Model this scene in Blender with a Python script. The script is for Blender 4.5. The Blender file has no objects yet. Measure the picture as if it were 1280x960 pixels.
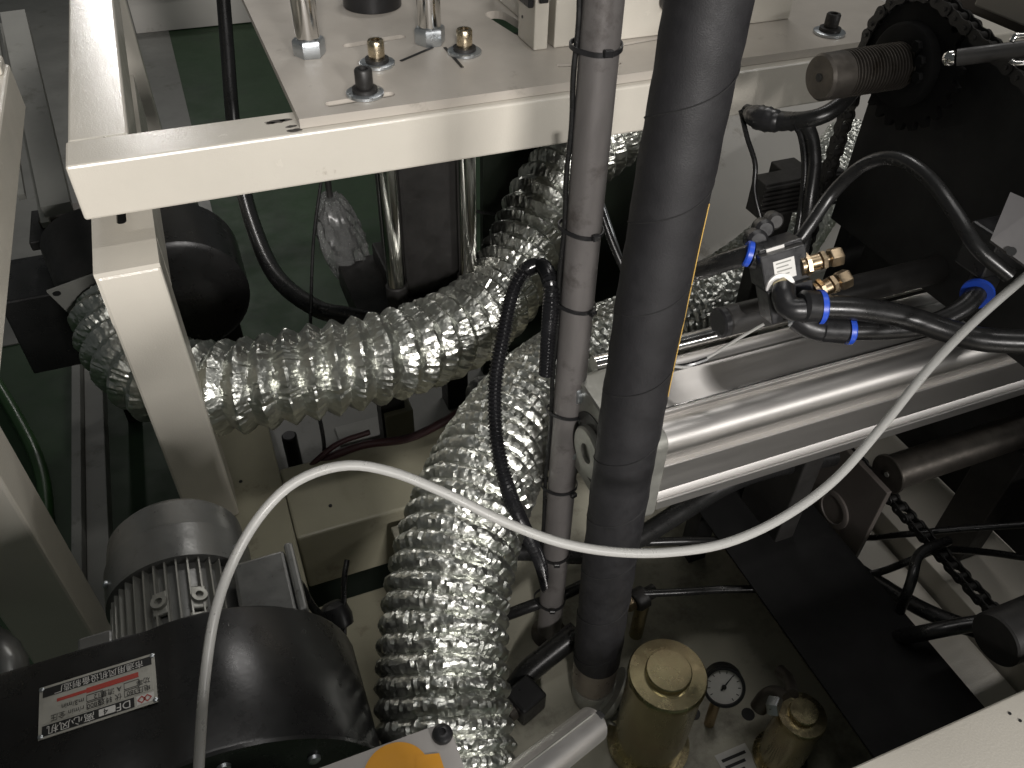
import bpy, bmesh, math, random
from mathutils import Vector as V, Matrix, noise
random.seed(7)
SC = bpy.context.scene
COL = SC.collection

# ------------------------------------------------------------------ camera
CAM = V((0, 0, 1.35))                      # floor is z = 0
FPX = 1019.17                              # focal length in pixels of the 1280 px wide photograph
AX = V((0.92924507, 0.23160515, -0.28785875))
AY = V((-0.36873741, 0.63020576, -0.68328137))
AZ = V((0.02315875, 0.74108013, 0.67101707))
ROT = Matrix((AX, AY, AZ))                 # world = ROT @ camera
cd = bpy.data.cameras.new('camera')
cam = bpy.data.objects.new('camera', cd)
COL.objects.link(cam)
cam.matrix_world = Matrix.Translation(CAM) @ ROT.to_4x4()
cd.sensor_width = 36
cd.lens = FPX / 1280 * 36
cd.clip_start = 0.01
cd.clip_end = 200
SC.camera = cam

# ------------------------------------------------------------------ world, lamps, exposure
w = bpy.data.worlds.new('World')
SC.world = w
w.use_nodes = True
w.node_tree.nodes['Background'].inputs[0].default_value = (0.80, 0.86, 0.84, 1)
w.node_tree.nodes['Background'].inputs[1].default_value = 0.066
SC.view_settings.view_transform = 'Standard'
SC.view_settings.look = 'None'
SC.view_settings.exposure = -0.12
SC.view_settings.gamma = 1
SC.render.engine = 'CYCLES'
try:
    SC.cycles.max_bounces = 8
    SC.cycles.use_denoising = True
except Exception:
    pass


def lamp(name, loc, target, sx, sy, power, col=(1, 0.965, 0.935), spread=180):
    l = bpy.data.lights.new(name, 'AREA')
    l.shape = 'RECTANGLE'
    l.size, l.size_y = sx, sy
    l.energy = power
    l.color = col
    l.spread = math.radians(spread)
    o = bpy.data.objects.new(name, l)
    COL.objects.link(o)
    o.location = loc
    d = (V(target) - V(loc)).normalized()
    o.rotation_euler = d.to_track_quat('-Z', 'Y').to_euler()
    return o


def spot(name, loc, target, power, angle, blend, size, col=(1, 0.955, 0.92)):
    l = bpy.data.lights.new(name, 'SPOT')
    l.energy = power
    l.spot_size = math.radians(angle)
    l.spot_blend = blend
    l.shadow_soft_size = size
    l.color = col
    o = bpy.data.objects.new(name, l)
    COL.objects.link(o)
    o.location = loc
    o.rotation_euler = (V(target) - V(loc)).to_track_quat('-Z', 'Y').to_euler()
    return o


lamp('hall_lamp_behind', (0.42, -1.75, 1.78), (0.15, 0.95, 0.75), 0.30, 0.22, 37)
spot('hall_lamp_left', (-0.35, -1.6, 1.9), (0.0, 1.0, 0.78), 235, 35, 0.6, 0.14)
lamp('hall_lamp_far_right', (2.3, -1.9, 1.72), (0.6, 0.55, 0.75), 1.7, 0.10, 17)
lamp('hall_lamp_overhead', (0.75, 0.35, 3.6), (0.75, 0.6, 0.5), 2.2, 0.14, 15)
lamp('hall_lamp_ahead', (-0.21, 4.6, 1.86), (-0.1, 1.4, 0.9), 0.11, 0.52, 10)
lamp('hall_lamp_right', (1.5, 2.5, 3.3), (1.4, 1.7, 0.4), 0.9, 0.2, 17)


# ------------------------------------------------------------------ pixel helpers (direction only; depth comes from size or contact)
def ray(px, py):
    return (ROT @ V((px - 640, -(py - 480), -FPX))).normalized()


def onZ(px, py, z):
    r = ray(px, py)
    return CAM + r * ((z - CAM.z) / r.z)


def onY(px, py, y):
    r = ray(px, py)
    return CAM + r * ((y - CAM.y) / r.y)


def onX(px, py, x):
    r = ray(px, py)
    return CAM + r * ((x - CAM.x) / r.x)


def onD(px, py, D):
    return CAM + ROT @ V(((px - 640) / FPX * D, -(py - 480) / FPX * D, -D))


def depth(p):
    return -(ROT.transposed() @ (V(p) - CAM)).z


# ------------------------------------------------------------------ materials
MATS = {}


def nodes(name):
    m = bpy.data.materials.new(name)
    m.use_nodes = True
    nt = m.node_tree
    return m, nt, nt.nodes['Principled BSDF']


def ramp(nt, fac, stops):
    r = nt.nodes.new('ShaderNodeValToRGB')
    el = r.color_ramp.elements
    el[0].position, el[0].color = stops[0][0], (*stops[0][1], 1)
    el[1].position, el[1].color = stops[-1][0], (*stops[-1][1], 1)
    for p, c in stops[1:-1]:
        e = el.new(p)
        e.color = (*c, 1)
    nt.links.new(fac, r.inputs[0])
    return r


def nz(nt, scale, detail=4, rough=0.6, coord='Object', stretch=None, dist=0.0):
    tc = nt.nodes.new('ShaderNodeTexCoord')
    n = nt.nodes.new('ShaderNodeTexNoise')
    n.inputs['Scale'].default_value = scale
    n.inputs['Detail'].default_value = detail
    n.inputs['Roughness'].default_value = rough
    n.inputs['Distortion'].default_value = dist
    if stretch:
        mp = nt.nodes.new('ShaderNodeMapping')
        mp.inputs['Scale'].default_value = stretch
        nt.links.new(tc.outputs[coord], mp.inputs[0])
        nt.links.new(mp.outputs[0], n.inputs[0])
    else:
        nt.links.new(tc.outputs[coord], n.inputs[0])
    return n


def bump(nt, bsdf, h, strength, distance):
    b = nt.nodes.new('ShaderNodeBump')
    b.inputs['Strength'].default_value = strength
    b.inputs['Distance'].default_value = distance
    nt.links.new(h, b.inputs['Height'])
    nt.links.new(b.outputs[0], bsdf.inputs['Normal'])
    return b


def mat(name, col, rough=0.5, metal=0.0, var=0.12, vscale=9, grain=None, gstr=0.3, gdist=0.001,
        stretch=None, dirt=None, dscale=14, dlo=0.58, dhi=0.72, rvar=0.12, coat=0.0, trans=0.0, ior=1.45, spec=0.5):
    """plain surface: base colour with cloudy variation, optional dirt blotches, fine bump"""
    if name in MATS:
        return MATS[name]
    m, nt, b = nodes(name)
    n = nz(nt, vscale, 5, 0.65, stretch=stretch)
    lo = tuple(c * (1 - var) for c in col)
    hi = tuple(min(1, c * (1 + var)) for c in col)
    r = ramp(nt, n.outputs[0], [(0.3, lo), (0.7, hi)])
    out = r.outputs[0]
    if dirt:
        d = nz(nt, dscale, 8, 0.72)
        rd = ramp(nt, d.outputs[0], [(dlo, (0, 0, 0)), (dhi, (1, 1, 1))])
        mx = nt.nodes.new('ShaderNodeMix')
        mx.data_type = 'RGBA'
        nt.links.new(rd.outputs[0], mx.inputs[0])
        nt.links.new(out, mx.inputs[6])
        mx.inputs[7].default_value = (*dirt, 1)
        out = mx.outputs[2]
    nt.links.new(out, b.inputs['Base Color'])
    b.inputs['Metallic'].default_value = metal
    b.inputs['Specular IOR Level'].default_value = spec
    rn = nz(nt, vscale * 3, 6, 0.7, stretch=stretch)
    mr = nt.nodes.new('ShaderNodeMapRange')
    mr.inputs[1].default_value, mr.inputs[2].default_value = 0.3, 0.7
    mr.inputs[3].default_value, mr.inputs[4].default_value = max(0.02, rough - rvar), min(1, rough + rvar)
    nt.links.new(rn.outputs[0], mr.inputs[0])
    nt.links.new(mr.outputs[0], b.inputs['Roughness'])
    if grain:
        g = nz(nt, grain, 3, 0.6, stretch=stretch)
        bump(nt, b, g.outputs[0], gstr, gdist)
    if coat:
        b.inputs['Coat Weight'].default_value = coat
        b.inputs['Coat Roughness'].default_value = 0.08
    if trans:
        b.inputs['Transmission Weight'].default_value = trans
        b.inputs['IOR'].default_value = ior
    MATS[name] = m
    return m


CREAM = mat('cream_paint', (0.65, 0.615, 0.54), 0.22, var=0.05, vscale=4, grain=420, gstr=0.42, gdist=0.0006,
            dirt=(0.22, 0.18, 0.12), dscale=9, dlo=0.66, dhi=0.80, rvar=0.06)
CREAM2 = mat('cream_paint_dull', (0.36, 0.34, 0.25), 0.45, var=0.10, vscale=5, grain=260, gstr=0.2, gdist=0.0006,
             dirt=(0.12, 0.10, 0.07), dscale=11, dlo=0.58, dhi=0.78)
PLATE = mat('plate_paint', (0.47, 0.435, 0.385), 0.42, var=0.08, vscale=6, grain=240, gstr=0.15, gdist=0.0005,
            dirt=(0.16, 0.14, 0.11), dscale=16, dlo=0.62, dhi=0.82)
WHITEP = mat('white_panel', (0.62, 0.60, 0.56), 0.4, var=0.05, vscale=3, dirt=(0.3, 0.27, 0.22), dscale=7)
GREYP = mat('grey_paint', (0.25, 0.25, 0.23), 0.5, var=0.12, vscale=5, dirt=(0.1, 0.1, 0.08), dscale=9)
FLOORM = mat('green_floor', (0.022, 0.052, 0.020), 0.62, var=0.22, vscale=2.5, grain=40, gstr=0.1,
             dirt=(0.02, 0.03, 0.02), dscale=5, dlo=0.5, dhi=0.75)
CONC = mat('grey_floor', (0.19, 0.19, 0.175), 0.45, var=0.15, vscale=4, grain=60, dirt=(0.10, 0.10, 0.08), dscale=6)
BLACKG = mat('black_gloss_paint', (0.014, 0.014, 0.014), 0.30, var=0.2, vscale=8, grain=150, gstr=0.12, gdist=0.0006,
             dirt=(0.05, 0.05, 0.045), dscale=12, dlo=0.6, dhi=0.85, rvar=0.08)
BLACKM = mat('black_oxide', (0.020, 0.019, 0.018), 0.48, var=0.3, vscale=20, dirt=(0.04, 0.036, 0.03), dscale=30,
             dlo=0.62, dhi=0.8)
BLACKS = mat('black_sheet', (0.028, 0.028, 0.028), 0.62, var=0.3, vscale=10, dirt=(0.05, 0.05, 0.048), dscale=60,
             dlo=0.7, dhi=0.8, spec=0.25)
PLASTIC = mat('black_plastic', (0.014, 0.014, 0.015), 0.36, var=0.15, vscale=30)
SEAM = mat('hose_seam', (0.008, 0.008, 0.008), 0.9, var=0.1)
CABLE = mat('black_cable', (0.012, 0.012, 0.012), 0.30, var=0.2, vscale=30, rvar=0.08)
CONDUIT = mat('conduit_plastic', (0.010, 0.010, 0.011), 0.22, var=0.2, vscale=30)
RUBBER = mat('rubber_hose', (0.0095, 0.0092, 0.0105), 0.62, var=0.16, vscale=22, grain=900, gstr=0.4, gdist=0.0005,
             dirt=(0.010, 0.010, 0.010), dscale=70, dlo=0.68, dhi=0.75)
STEEL = mat('grey_steel_pipe', (0.165, 0.155, 0.15), 0.48, metal=0.35, var=0.22, vscale=16, stretch=(1, 1, 0.25),
            dirt=(0.07, 0.06, 0.055), dscale=24, dlo=0.55, dhi=0.75, grain=200, gstr=0.15)
CHROME = mat('chromed_steel', (0.72, 0.71, 0.69), 0.14, metal=1, var=0.06, vscale=12, rvar=0.05)
ZINC = mat('zinc_plate', (0.50, 0.53, 0.55), 0.34, metal=0.9, var=0.15, vscale=25, dirt=(0.25, 0.26, 0.27), dscale=40)
FERR = mat('ferrule_steel', (0.34, 0.30, 0.26), 0.34, metal=0.8, var=0.15, vscale=14, dirt=(0.16, 0.13, 0.11), dscale=18)
YZINC = mat('yellow_zinc', (0.36, 0.32, 0.19), 0.24, metal=0.9, var=0.30, vscale=11, stretch=(1, 1, 0.3),
            dirt=(0.36, 0.26, 0.16), dscale=8, dlo=0.45, dhi=0.8)
BRASS = mat('brass', (0.46, 0.36, 0.24), 0.36, metal=1, var=0.15, vscale=30)
BRASSH = mat('bright_yellow_zinc_screw', (0.68, 0.58, 0.42), 0.27, metal=1, var=0.1, vscale=40)
RUST = mat('oiled_steel', (0.105, 0.094, 0.082), 0.42, metal=0.7, var=0.3, vscale=30, dirt=(0.05, 0.04, 0.03), dscale=25)
ALU = mat('anodised_aluminium', (0.64, 0.62, 0.595), 0.42, metal=0.95, var=0.04, vscale=6, stretch=(0.25, 3, 3), rvar=0.035)
ALUC = mat('cast_aluminium', (0.34, 0.34, 0.31), 0.46, metal=0.6, var=0.12, vscale=20, grain=300, gstr=0.2, gdist=0.0006,
           dirt=(0.2, 0.2, 0.18), dscale=20)
MOTORG = mat('motor_grey', (0.17, 0.172, 0.165), 0.36, metal=0.45, var=0.14, vscale=14, grain=240, gstr=0.2, gdist=0.0006,
             dirt=(0.09, 0.085, 0.08), dscale=16)
BLUE = mat('blue_plastic', (0.02, 0.075, 0.50), 0.35, var=0.1, vscale=20)
WHITE = mat('white_label', (0.62, 0.61, 0.58), 0.5, var=0.06, vscale=40)
TEFLON = mat('white_tape', (0.75, 0.74, 0.72), 0.6, var=0.06, vscale=60, grain=200)
INK = mat('black_ink', (0.015, 0.015, 0.015), 0.5)
RED = mat('red_print', (0.42, 0.06, 0.045), 0.5, var=0.1)
REDH = mat('red_hose', (0.035, 0.010, 0.012), 0.4, var=0.25, vscale=30)
AMBER = mat('amber_sticker', (0.80, 0.36, 0.02), 0.42, var=0.04, vscale=20)
YELLOW = mat('yellow_line', (0.50, 0.32, 0.08), 0.5)
TAG = mat('tag_metal', (0.50, 0.49, 0.44), 0.4, metal=0.35, var=0.12, vscale=25, dirt=(0.25, 0.24, 0.2), dscale=30)
GREENT = mat('green_tube', (0.022, 0.070, 0.016), 0.35, var=0.2)
CARD = mat('brown_card', (0.22, 0.12, 0.06), 0.7, var=0.2, vscale=20)
TUBE = mat('clear_nylon', (0.44, 0.44, 0.42), 0.34, var=0.02, vscale=30, trans=0.3, ior=1.3)
TUBE.node_tree.nodes['Principled BSDF'].inputs['Subsurface Weight'].default_value = 0.25
TUBE.node_tree.nodes['Principled BSDF'].inputs['Subsurface Radius'].default_value = (0.004, 0.004, 0.004)


def foil_mat():
    m, nt, b = nodes('aluminium_foil')
    b.inputs['Metallic'].default_value = 1
    n = nz(nt, 60, 4, 0.6)
    r = ramp(nt, n.outputs[0], [(0.25, (0.55, 0.565, 0.52)), (0.75, (0.74, 0.75, 0.70))])
    nt.links.new(r.outputs[0], b.inputs['Base Color'])
    b.inputs['Roughness'].default_value = 0.33
    tc = nt.nodes.new('ShaderNodeTexCoord')
    vo = nt.nodes.new('ShaderNodeTexVoronoi')
    vo.feature = 'F1'
    vo.inputs['Scale'].default_value = 170
    n2 = nz(nt, 130, 3, 0.6, dist=0.6)
    mixv = nt.nodes.new('ShaderNodeMix')
    mixv.data_type = 'FLOAT'
    mixv.inputs[0].default_value = 0.5
    nt.links.new(tc.outputs['Object'], vo.inputs['Vector'])
    nt.links.new(vo.outputs['Distance'], mixv.inputs[2])
    nt.links.new(n2.outputs[0], mixv.inputs[3])
    bump(nt, b, mixv.outputs[0], 0.34, 0.003)
    return m


FOIL = foil_mat()


# ------------------------------------------------------------------ mesh helpers
def frame_of(d):
    d = d.normalized()
    a = V((0, 0, 1)) if abs(d.z) < 0.9 else V((1, 0, 0))
    u = d.cross(a).normalized()
    return u, d.cross(u).normalized()


class MB:
    def __init__(s):
        s.bm = bmesh.new()
        s.boxed = False

    def box(s, lo, hi, bevel=0.0, seg=2, m=None):
        t = bmesh.new()
        bmesh.ops.create_cube(t, size=1)
        lo, hi = V(lo), V(hi)
        for v in t.verts:
            v.co = V(((v.co.x + .5) * (hi.x - lo.x) + lo.x, (v.co.y + .5) * (hi.y - lo.y) + lo.y,
                      (v.co.z + .5) * (hi.z - lo.z) + lo.z))
        if bevel:
            s.boxed = True
            bmesh.ops.bevel(t, geom=t.edges[:], offset=bevel, segments=seg, profile=0.5, affect='EDGES')
        return s.add(t, m)

    def add(s, t, m=None):
        if m is not None:
            t.transform(m)
        me = bpy.data.meshes.new('t')
        t.to_mesh(me)
        t.free()
        s.bm.from_mesh(me)
        bpy.data.meshes.remove(me)
        return s

    def rings(s, rs, closed=True, cap=True, loop=False):
        vs = [[s.bm.verts.new(p) for p in r] for r in rs]
        n = len(vs[0])
        k = len(vs)
        for i in range(k if loop else k - 1):
            a, b = vs[i], vs[(i + 1) % k]
            for j in range(n if closed else n - 1):
                jj = (j + 1) % n
                s.bm.faces.new((a[j], a[jj], b[jj], b[j]))
        if cap and not loop:
            s.bm.faces.new(vs[0][::-1])
            s.bm.faces.new(vs[-1])
        return s

    def lathe(s, p0, axis, prof, seg=32, cap=True):
        """prof: list of (distance along axis, radius)"""
        p0 = V(p0)
        ax = V(axis).normalized()
        u, v = frame_of(ax)
        rs = []
        for h, r in prof:
            rs.append([p0 + ax * h + (u * math.cos(a) + v * math.sin(a)) * r
                       for a in [2 * math.pi * i / seg for i in range(seg)]])
        return s.rings(rs, cap=cap)

    def cyl(s, p0, p1, r, seg=24, ch=0.0, r1=None):
        p0, p1 = V(p0), V(p1)
        L = (p1 - p0).length
        r1 = r if r1 is None else r1
        prof = [(0, r), (L, r1)] if not ch else [(0, r - ch), (ch, r), (L - ch, r1), (L, r1 - ch)]
        return s.lathe(p0, p1 - p0, prof, seg)

    def hexa(s, p0, axis, h, af, rot=0.0, ch=0.1):
        r = af / math.sqrt(3)
        p0 = V(p0)
        ax = V(axis).normalized()
        u, v = frame_of(ax)
        rs = []
        for hh, k in ((0, 1 - ch), (h * .12, 1), (h * .88, 1), (h, 1 - ch)):
            rs.append([p0 + ax * hh + (u * math.cos(a) + v * math.sin(a)) * r * k
                       for a in [rot + math.pi * i / 3 for i in range(6)]])
        return s.rings(rs)

    def tube(s, path, r, seg=12, rfun=None):
        fr = transport(path)
        rs = []
        for i, (p, u, v) in enumerate(fr):
            rr = rfun(i) if rfun else r
            rs.append([p + (u * math.cos(a) + v * math.sin(a)) * rr
                       for a in [2 * math.pi * k / seg for k in range(seg)]])
        return s.rings(rs)

    def prism(s, poly, d):
        """closed planar polygon (list of points) extruded by vector d"""
        poly = [V(p) for p in poly]
        d = V(d)
        return s.rings([poly, [p + d for p in poly]])

    def plate(s, outline, holes, z0, z1):
        """flat horizontal plate with holes"""
        loops = [outline] + holes
        for zz, flip in ((z0, True), (z1, False)):
            t = bmesh.new()
            ed = []
            for lp in loops:
                vs = [t.verts.new((p[0], p[1], zz)) for p in lp]
                for i in range(len(vs)):
                    ed.append(t.edges.new((vs[i], vs[(i + 1) % len(vs)])))
            bmesh.ops.triangle_fill(t, use_beauty=True, use_dissolve=False, edges=ed, normal=(0, 0, -1 if flip else 1))
            s.add(t)
        for lp in loops:
            s.rings([[V((p[0], p[1], z0)) for p in lp], [V((p[0], p[1], z1)) for p in lp]], cap=False)
        bmesh.ops.remove_doubles(s.bm, verts=s.bm.verts[:], dist=1e-6)
        return s

    def build(s, name, material, parent=None, smooth=38, world=None):
        bmesh.ops.recalc_face_normals(s.bm, faces=s.bm.faces[:])
        me = bpy.data.meshes.new(name)
        s.bm.to_mesh(me)
        s.bm.free()
        me.materials.append(material)
        if s.boxed and smooth:
            smooth = 16
        if smooth:
            me.shade_smooth()
            me.set_sharp_from_angle(angle=math.radians(smooth))
        o = bpy.data.objects.new(name, me)
        COL.objects.link(o)
        if parent:
            o.parent = parent
            if world is None:
                o.matrix_parent_inverse = parent.matrix_world.inverted()
        return o


def transport(path):
    path = [V(p) for p in path]
    out = []
    d = (path[1] - path[0]).normalized()
    u, v = frame_of(d)
    n = len(path)
    for i, p in enumerate(path):
        d2 = (path[min(i + 1, n - 1)] - path[max(i - 1, 0)]).normalized()
        u = (u - d2 * u.dot(d2)).normalized()
        v = d2.cross(u)
        out.append((p, u, v))
    return out


def spline(pts, step=0.008):
    """Catmull-Rom through the points, resampled at an even step"""
    P = [V(p) for p in pts]
    P = [P[0] * 2 - P[1]] + P + [P[-1] * 2 - P[-2]]
    dense = []
    for i in range(1, len(P) - 2):
        a, b, c, d = P[i - 1:i + 3]
        for k in range(40):
            t = k / 40
            dense.append(0.5 * ((2 * b) + (c - a) * t + (2 * a - 5 * b + 4 * c - d) * t * t
                                + (3 * b - a - 3 * c + d) * t ** 3))
    dense.append(P[-2])
    out = [dense[0]]
    acc = 0
    for i in range(1, len(dense)):
        seg = (dense[i] - dense[i - 1])
        L = seg.length
        while acc + L >= step:
            f = (step - acc) / L
            dense_p = dense[i - 1] + seg * f
            out.append(dense_p)
            seg = dense[i] - dense_p
            L = seg.length
            dense[i - 1] = dense_p
            acc = 0
        acc += L
    out.append(dense[-1])
    return out


def pxpath(pts, step=0.008):
    return spline([onD(*p) for p in pts], step)


def tag(o, label, cat, group=None):
    o['label'] = label
    o['category'] = cat
    if group:
        o['group'] = group
    return o


def struct(o):
    o['kind'] = 'structure'
    return o


def thing(name, label, cat, loc=(0, 0, 0), group=None):
    o = bpy.data.objects.new(name, None)
    COL.objects.link(o)
    o.location = loc
    o.empty_display_size = 0.02
    o.matrix_world = Matrix.Translation(V(loc))
    return tag(o, label, cat, group)


def dup(root, label=None):
    """copy of a thing and of its parts"""
    r = root.copy()
    COL.objects.link(r)
    if label:
        r['label'] = label
    for ch in root.children:
        c = ch.copy()
        COL.objects.link(c)
        c.parent = r
        for g in ch.children:
            k = g.copy()
            COL.objects.link(k)
            k.parent = c
    return r


def circle(cx, cy, r, n=24):
    return [(cx + r * math.cos(2 * math.pi * i / n), cy + r * math.sin(2 * math.pi * i / n)) for i in range(n)]


def slot(x0, y0, x1, y1, w, n=8):
    d = V((x1 - x0, y1 - y0, 0)).normalized()
    a0 = math.atan2(d.y, d.x)
    out = []
    for k in range(n + 1):
        a = a0 - math.pi / 2 + math.pi * k / n
        out.append((x1 + math.cos(a) * w / 2, y1 + math.sin(a) * w / 2))
    for k in range(n + 1):
        a = a0 + math.pi / 2 + math.pi * k / n
        out.append((x0 + math.cos(a) * w / 2, y0 + math.sin(a) * w / 2))
    return out


# ------------------------------------------------------------------ the setting
struct(MB().box((-3, -1.5, -0.05), (7, 9, 0)).build('floor', FLOORM))
struct(MB().box((-2.6, 1.95, 0.0005), (-0.012, 8.0, 0.004)).build('grey_floor_strip', CONC))
struct(MB().box((-0.005, 1.02, 0.0005), (1.25, 1.52, 0.012), 0.002).build('drip_tray_floor', CONC))

# ------------------------------------------------------------------ cream machine frame
ZT = 0.898
fr = thing('machine_frame', 'cream painted welded square-tube machine frame carrying the bolted plate', 'machine frame', (-0.11, 1.0, 0))
MB().box((-0.149, 0.978, 0.828), (1.75, 1.046, ZT), 0.0032, 2).build('front_beam', CREAM, fr)
MB().box((-0.147, 1.047, 0.829), (-0.078, 2.20, ZT - 0.001), 0.0032, 2).build('side_beam', CREAM, fr)
MB().box((-0.147, 2.201, 0.828), (1.75, 2.27, ZT), 0.005, 3).build('rear_beam', CREAM, fr)
MB().cyl((-0.105, 1.047, 0.904 - 0.009), (-0.105, 1.049, 0.895), 0.002).build('weld_spot', CREAM, fr)
# lower shelf beam whose front end is the post
b = MB()
xs0, xs1, ys0, ys1 = -0.154, -0.079, 0.930, 1.55
sp = onZ(152, 277, 0.783)
b.plate([(xs0, ys0), (xs1, ys0), (xs1, ys1), (xs0, ys1)], [slot(sp.x, sp.y, sp.x, sp.y + 0.03, 0.012)], 0.777, 0.783)
b.build('bracket_top_plate', CREAM, fr)
MB().box((xs0, ys0 + 0.002, 0.705), (xs1 - 0.068, ys1, 0.7765)).build('bracket_web', CREAM, fr)
MB().box((xs1 - 0.006, ys0 + 0.0745, 0.700), (xs1, ys1, 0.7765)).build('bracket_side_plate', CREAM, fr)
MB().box((xs0, ys0 + 0.0005, 0.297), (xs1, ys0 + 0.074, 0.7765), 0.004, 2).build('post', CREAM, fr)
MB().box((xs0 - 0.01, 2.08, 0.0), (xs1, 2.155, 0.828), 0.004).build('rear_post', CREAM, fr)
MB().box((1.67, 0.98, 0.0), (1.745, 1.044, 0.828), 0.004).build('far_post', CREAM, fr)
# lower beams at ankle height
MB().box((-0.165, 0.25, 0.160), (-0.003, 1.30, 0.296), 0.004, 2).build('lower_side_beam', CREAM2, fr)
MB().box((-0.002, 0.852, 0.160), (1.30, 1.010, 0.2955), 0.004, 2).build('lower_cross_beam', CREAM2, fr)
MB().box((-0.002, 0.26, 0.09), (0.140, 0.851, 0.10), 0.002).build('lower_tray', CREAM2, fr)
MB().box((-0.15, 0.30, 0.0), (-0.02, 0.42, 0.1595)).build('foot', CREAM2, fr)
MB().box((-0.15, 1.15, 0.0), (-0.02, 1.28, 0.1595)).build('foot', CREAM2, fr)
# drilled marks in the lower beam
for px, py in ((413, 632), (350, 696), (301, 602)):
    p = onZ(px, py, 0.2965)
    MB().cyl((p.x, p.y, 0.2955), (p.x, p.y, 0.2972), 0.003, 10).build('drilled_mark', INK, fr)

# base rail running along the left
br = thing('base_rail', 'pale grey steel rail lying along the green floor left of the post', 'rail', (-0.4, 1.5, 0))
MB().box((-0.405, 0.78, 0.0), (-0.386, 2.2, 0.06), 0.002).build('rail_lip', GREYP, br)
MB().box((-0.385, 0.78, 0.0), (-0.345, 2.2, 0.035), 0.002).build('rail_bed', GREYP, br)

# near left post and beam of the neighbouring guard frame
gp = thing('guard_frame', 'cream guard frame post and rail standing left of the blower', 'guard frame', (-0.31, 0.79, 0))
MB().box((-0.372, 0.752, 0.0), (-0.288, 0.83, 0.867), 0.004).build('guard_post', CREAM, gp)
a0 = onZ(34, 76, 0.93)
a0.x = onZ(36, 110, 0.868).x
MB().box((a0.x - 0.12, 0.05, 0.868), (a0.x, a0.y, 0.930), 0.004).build('guard_rail', CREAM, gp)
MB().box((a0.x - 0.05, a0.y - 0.045, 0.9305), (a0.x - 0.004, a0.y - 0.002, 0.942), 0.003).build('rail_end_block', CREAM, gp)
MB().box((-0.40, 0.753, 0.80), (-0.373, 0.82, 0.8675), 0.002).build('rail_bracket', CREAM, gp)
MB().box((-0.70, 0.030, 0.45), (-0.1005, 0.045, 1.12), 0.002).build('shade_panel', CREAM, gp)  # added out of view to shade the blower and lower left
MB().box((-0.10, 0.030, 0.45), (0.10, 0.045, 0.94), 0.002).build('shade_panel', CREAM, gp)  # lower unseen panel, added for the same shade
MB().box((-0.70, 0.036, 0.0), (-0.65, 0.049, 0.4495), 0.002).build('shade_panel_leg', CREAM, gp)  # leg of the added shading panel

# brushed guide rail leaning behind the guard frame
gr = thing('linear_guide', 'brushed aluminium guide rail sloping behind the left guard post', 'guide rail', onD(60, 180, 1.6))
pa, pb = onD(18, 20, 1.75), onD(72, 262, 1.45)
d = (pb - pa).normalized()
side = V((1, 0, 0)) - d * d.x
side.normalize()
up = side.cross(d)
def bar(a, b_, s_, u_, w_, h_):
    q = [a + s_ * x + u_ * z for x, z in ((-w_, -h_), (w_, -h_), (w_, h_), (-w_, h_))]
    return MB().prism(q, b_ - a)
bar(pa, pb, side, up, 0.024, 0.012).build('rail_body', GREYP, gr)
bar(pa - side * 0.026 + up * 0.018, pb - side * 0.026 + up * 0.018 + d * 0.012, side, up, 0.007, 0.006).build('rail_edge', ALUC, gr)
bar(pa - side * 0.042 + up * 0.004, pb - side * 0.052 - d * 0.05, side, up, 0.006, 0.006).build('rail_edge', ALUC, gr)
dk = thing('dark_shelf', 'dark grey steel shelf bracket under the guide rail end', 'bracket', onD(70, 300, 1.5))
p0 = onD(36, 296, 1.5)
MB().box((p0.x, p0.y - 0.02, p0.z - 0.02), (p0.x + 0.16, p0.y + 0.10, p0.z), 0.003).build('shelf', BLACKM, dk)
MB().box((p0.x + 0.02, p0.y + 0.02, p0.z + 0.0002), (p0.x + 0.12, p0.y + 0.07, p0.z + 0.018), 0.003).build('bracket_block', RUST, dk)
MB().box((p0.x + 0.03, p0.y + 0.03, 0.0), (p0.x + 0.06, p0.y + 0.06, p0.z - 0.0205), 0.002).build('shelf_leg', BLACKM, dk)

# white cabinet panel behind the hoses at right
wp = thing('cabinet', 'pale painted cabinet with sloping panel behind the black hose and cables', 'cabinet', (1.5, 1.62, 0))
MB().prism([(0.93, 1.30, 0.20), (2.6, 1.30, 0.20), (2.6, 1.95, 0.62), (0.93, 1.95, 0.62)], (0, 0.01, -0.015)).build('sloped_panel', WHITEP, wp)
MB().box((0.93, 1.96, 0.02), (2.6, 2.0, 0.61), 0.004).build('back_panel', WHITEP, wp)
MB().box((0.93, 1.315, 0.0), (2.6, 1.34, 0.185), 0.002).build('plinth', GREYP, wp)
# pale far bench seen through the frame opening
fb = thing('far_bench', 'pale low bench top seen through the opening of the frame', 'bench', (0.0, 4.3, 0))
MB().box((-0.16, 4.14, 0.16), (1.2, 5.4, 0.20), 0.004).build('bench_top', WHITEP, fb)
MB().box((-0.15, 4.16, 0.0045), (1.1, 4.20, 0.1595), 0.002).build('bench_apron', WHITEP, fb)
# dark upright pipe seen through the opening
dp = MB().tube(pxpath([(277, -30, 2.0), (284, 60, 2.0), (291, 150, 1.98), (300, 215, 1.9), (316, 280, 1.75), (345, 345, 1.6), (395, 385, 1.52), (440, 396, 1.5), (500, 410, 1.5), (560, 440, 1.5)]), 0.017, 14).build('drain_hose', CABLE)
tag(dp, 'thick black hose hanging behind the frame opening and curving under it', 'hose')

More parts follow.
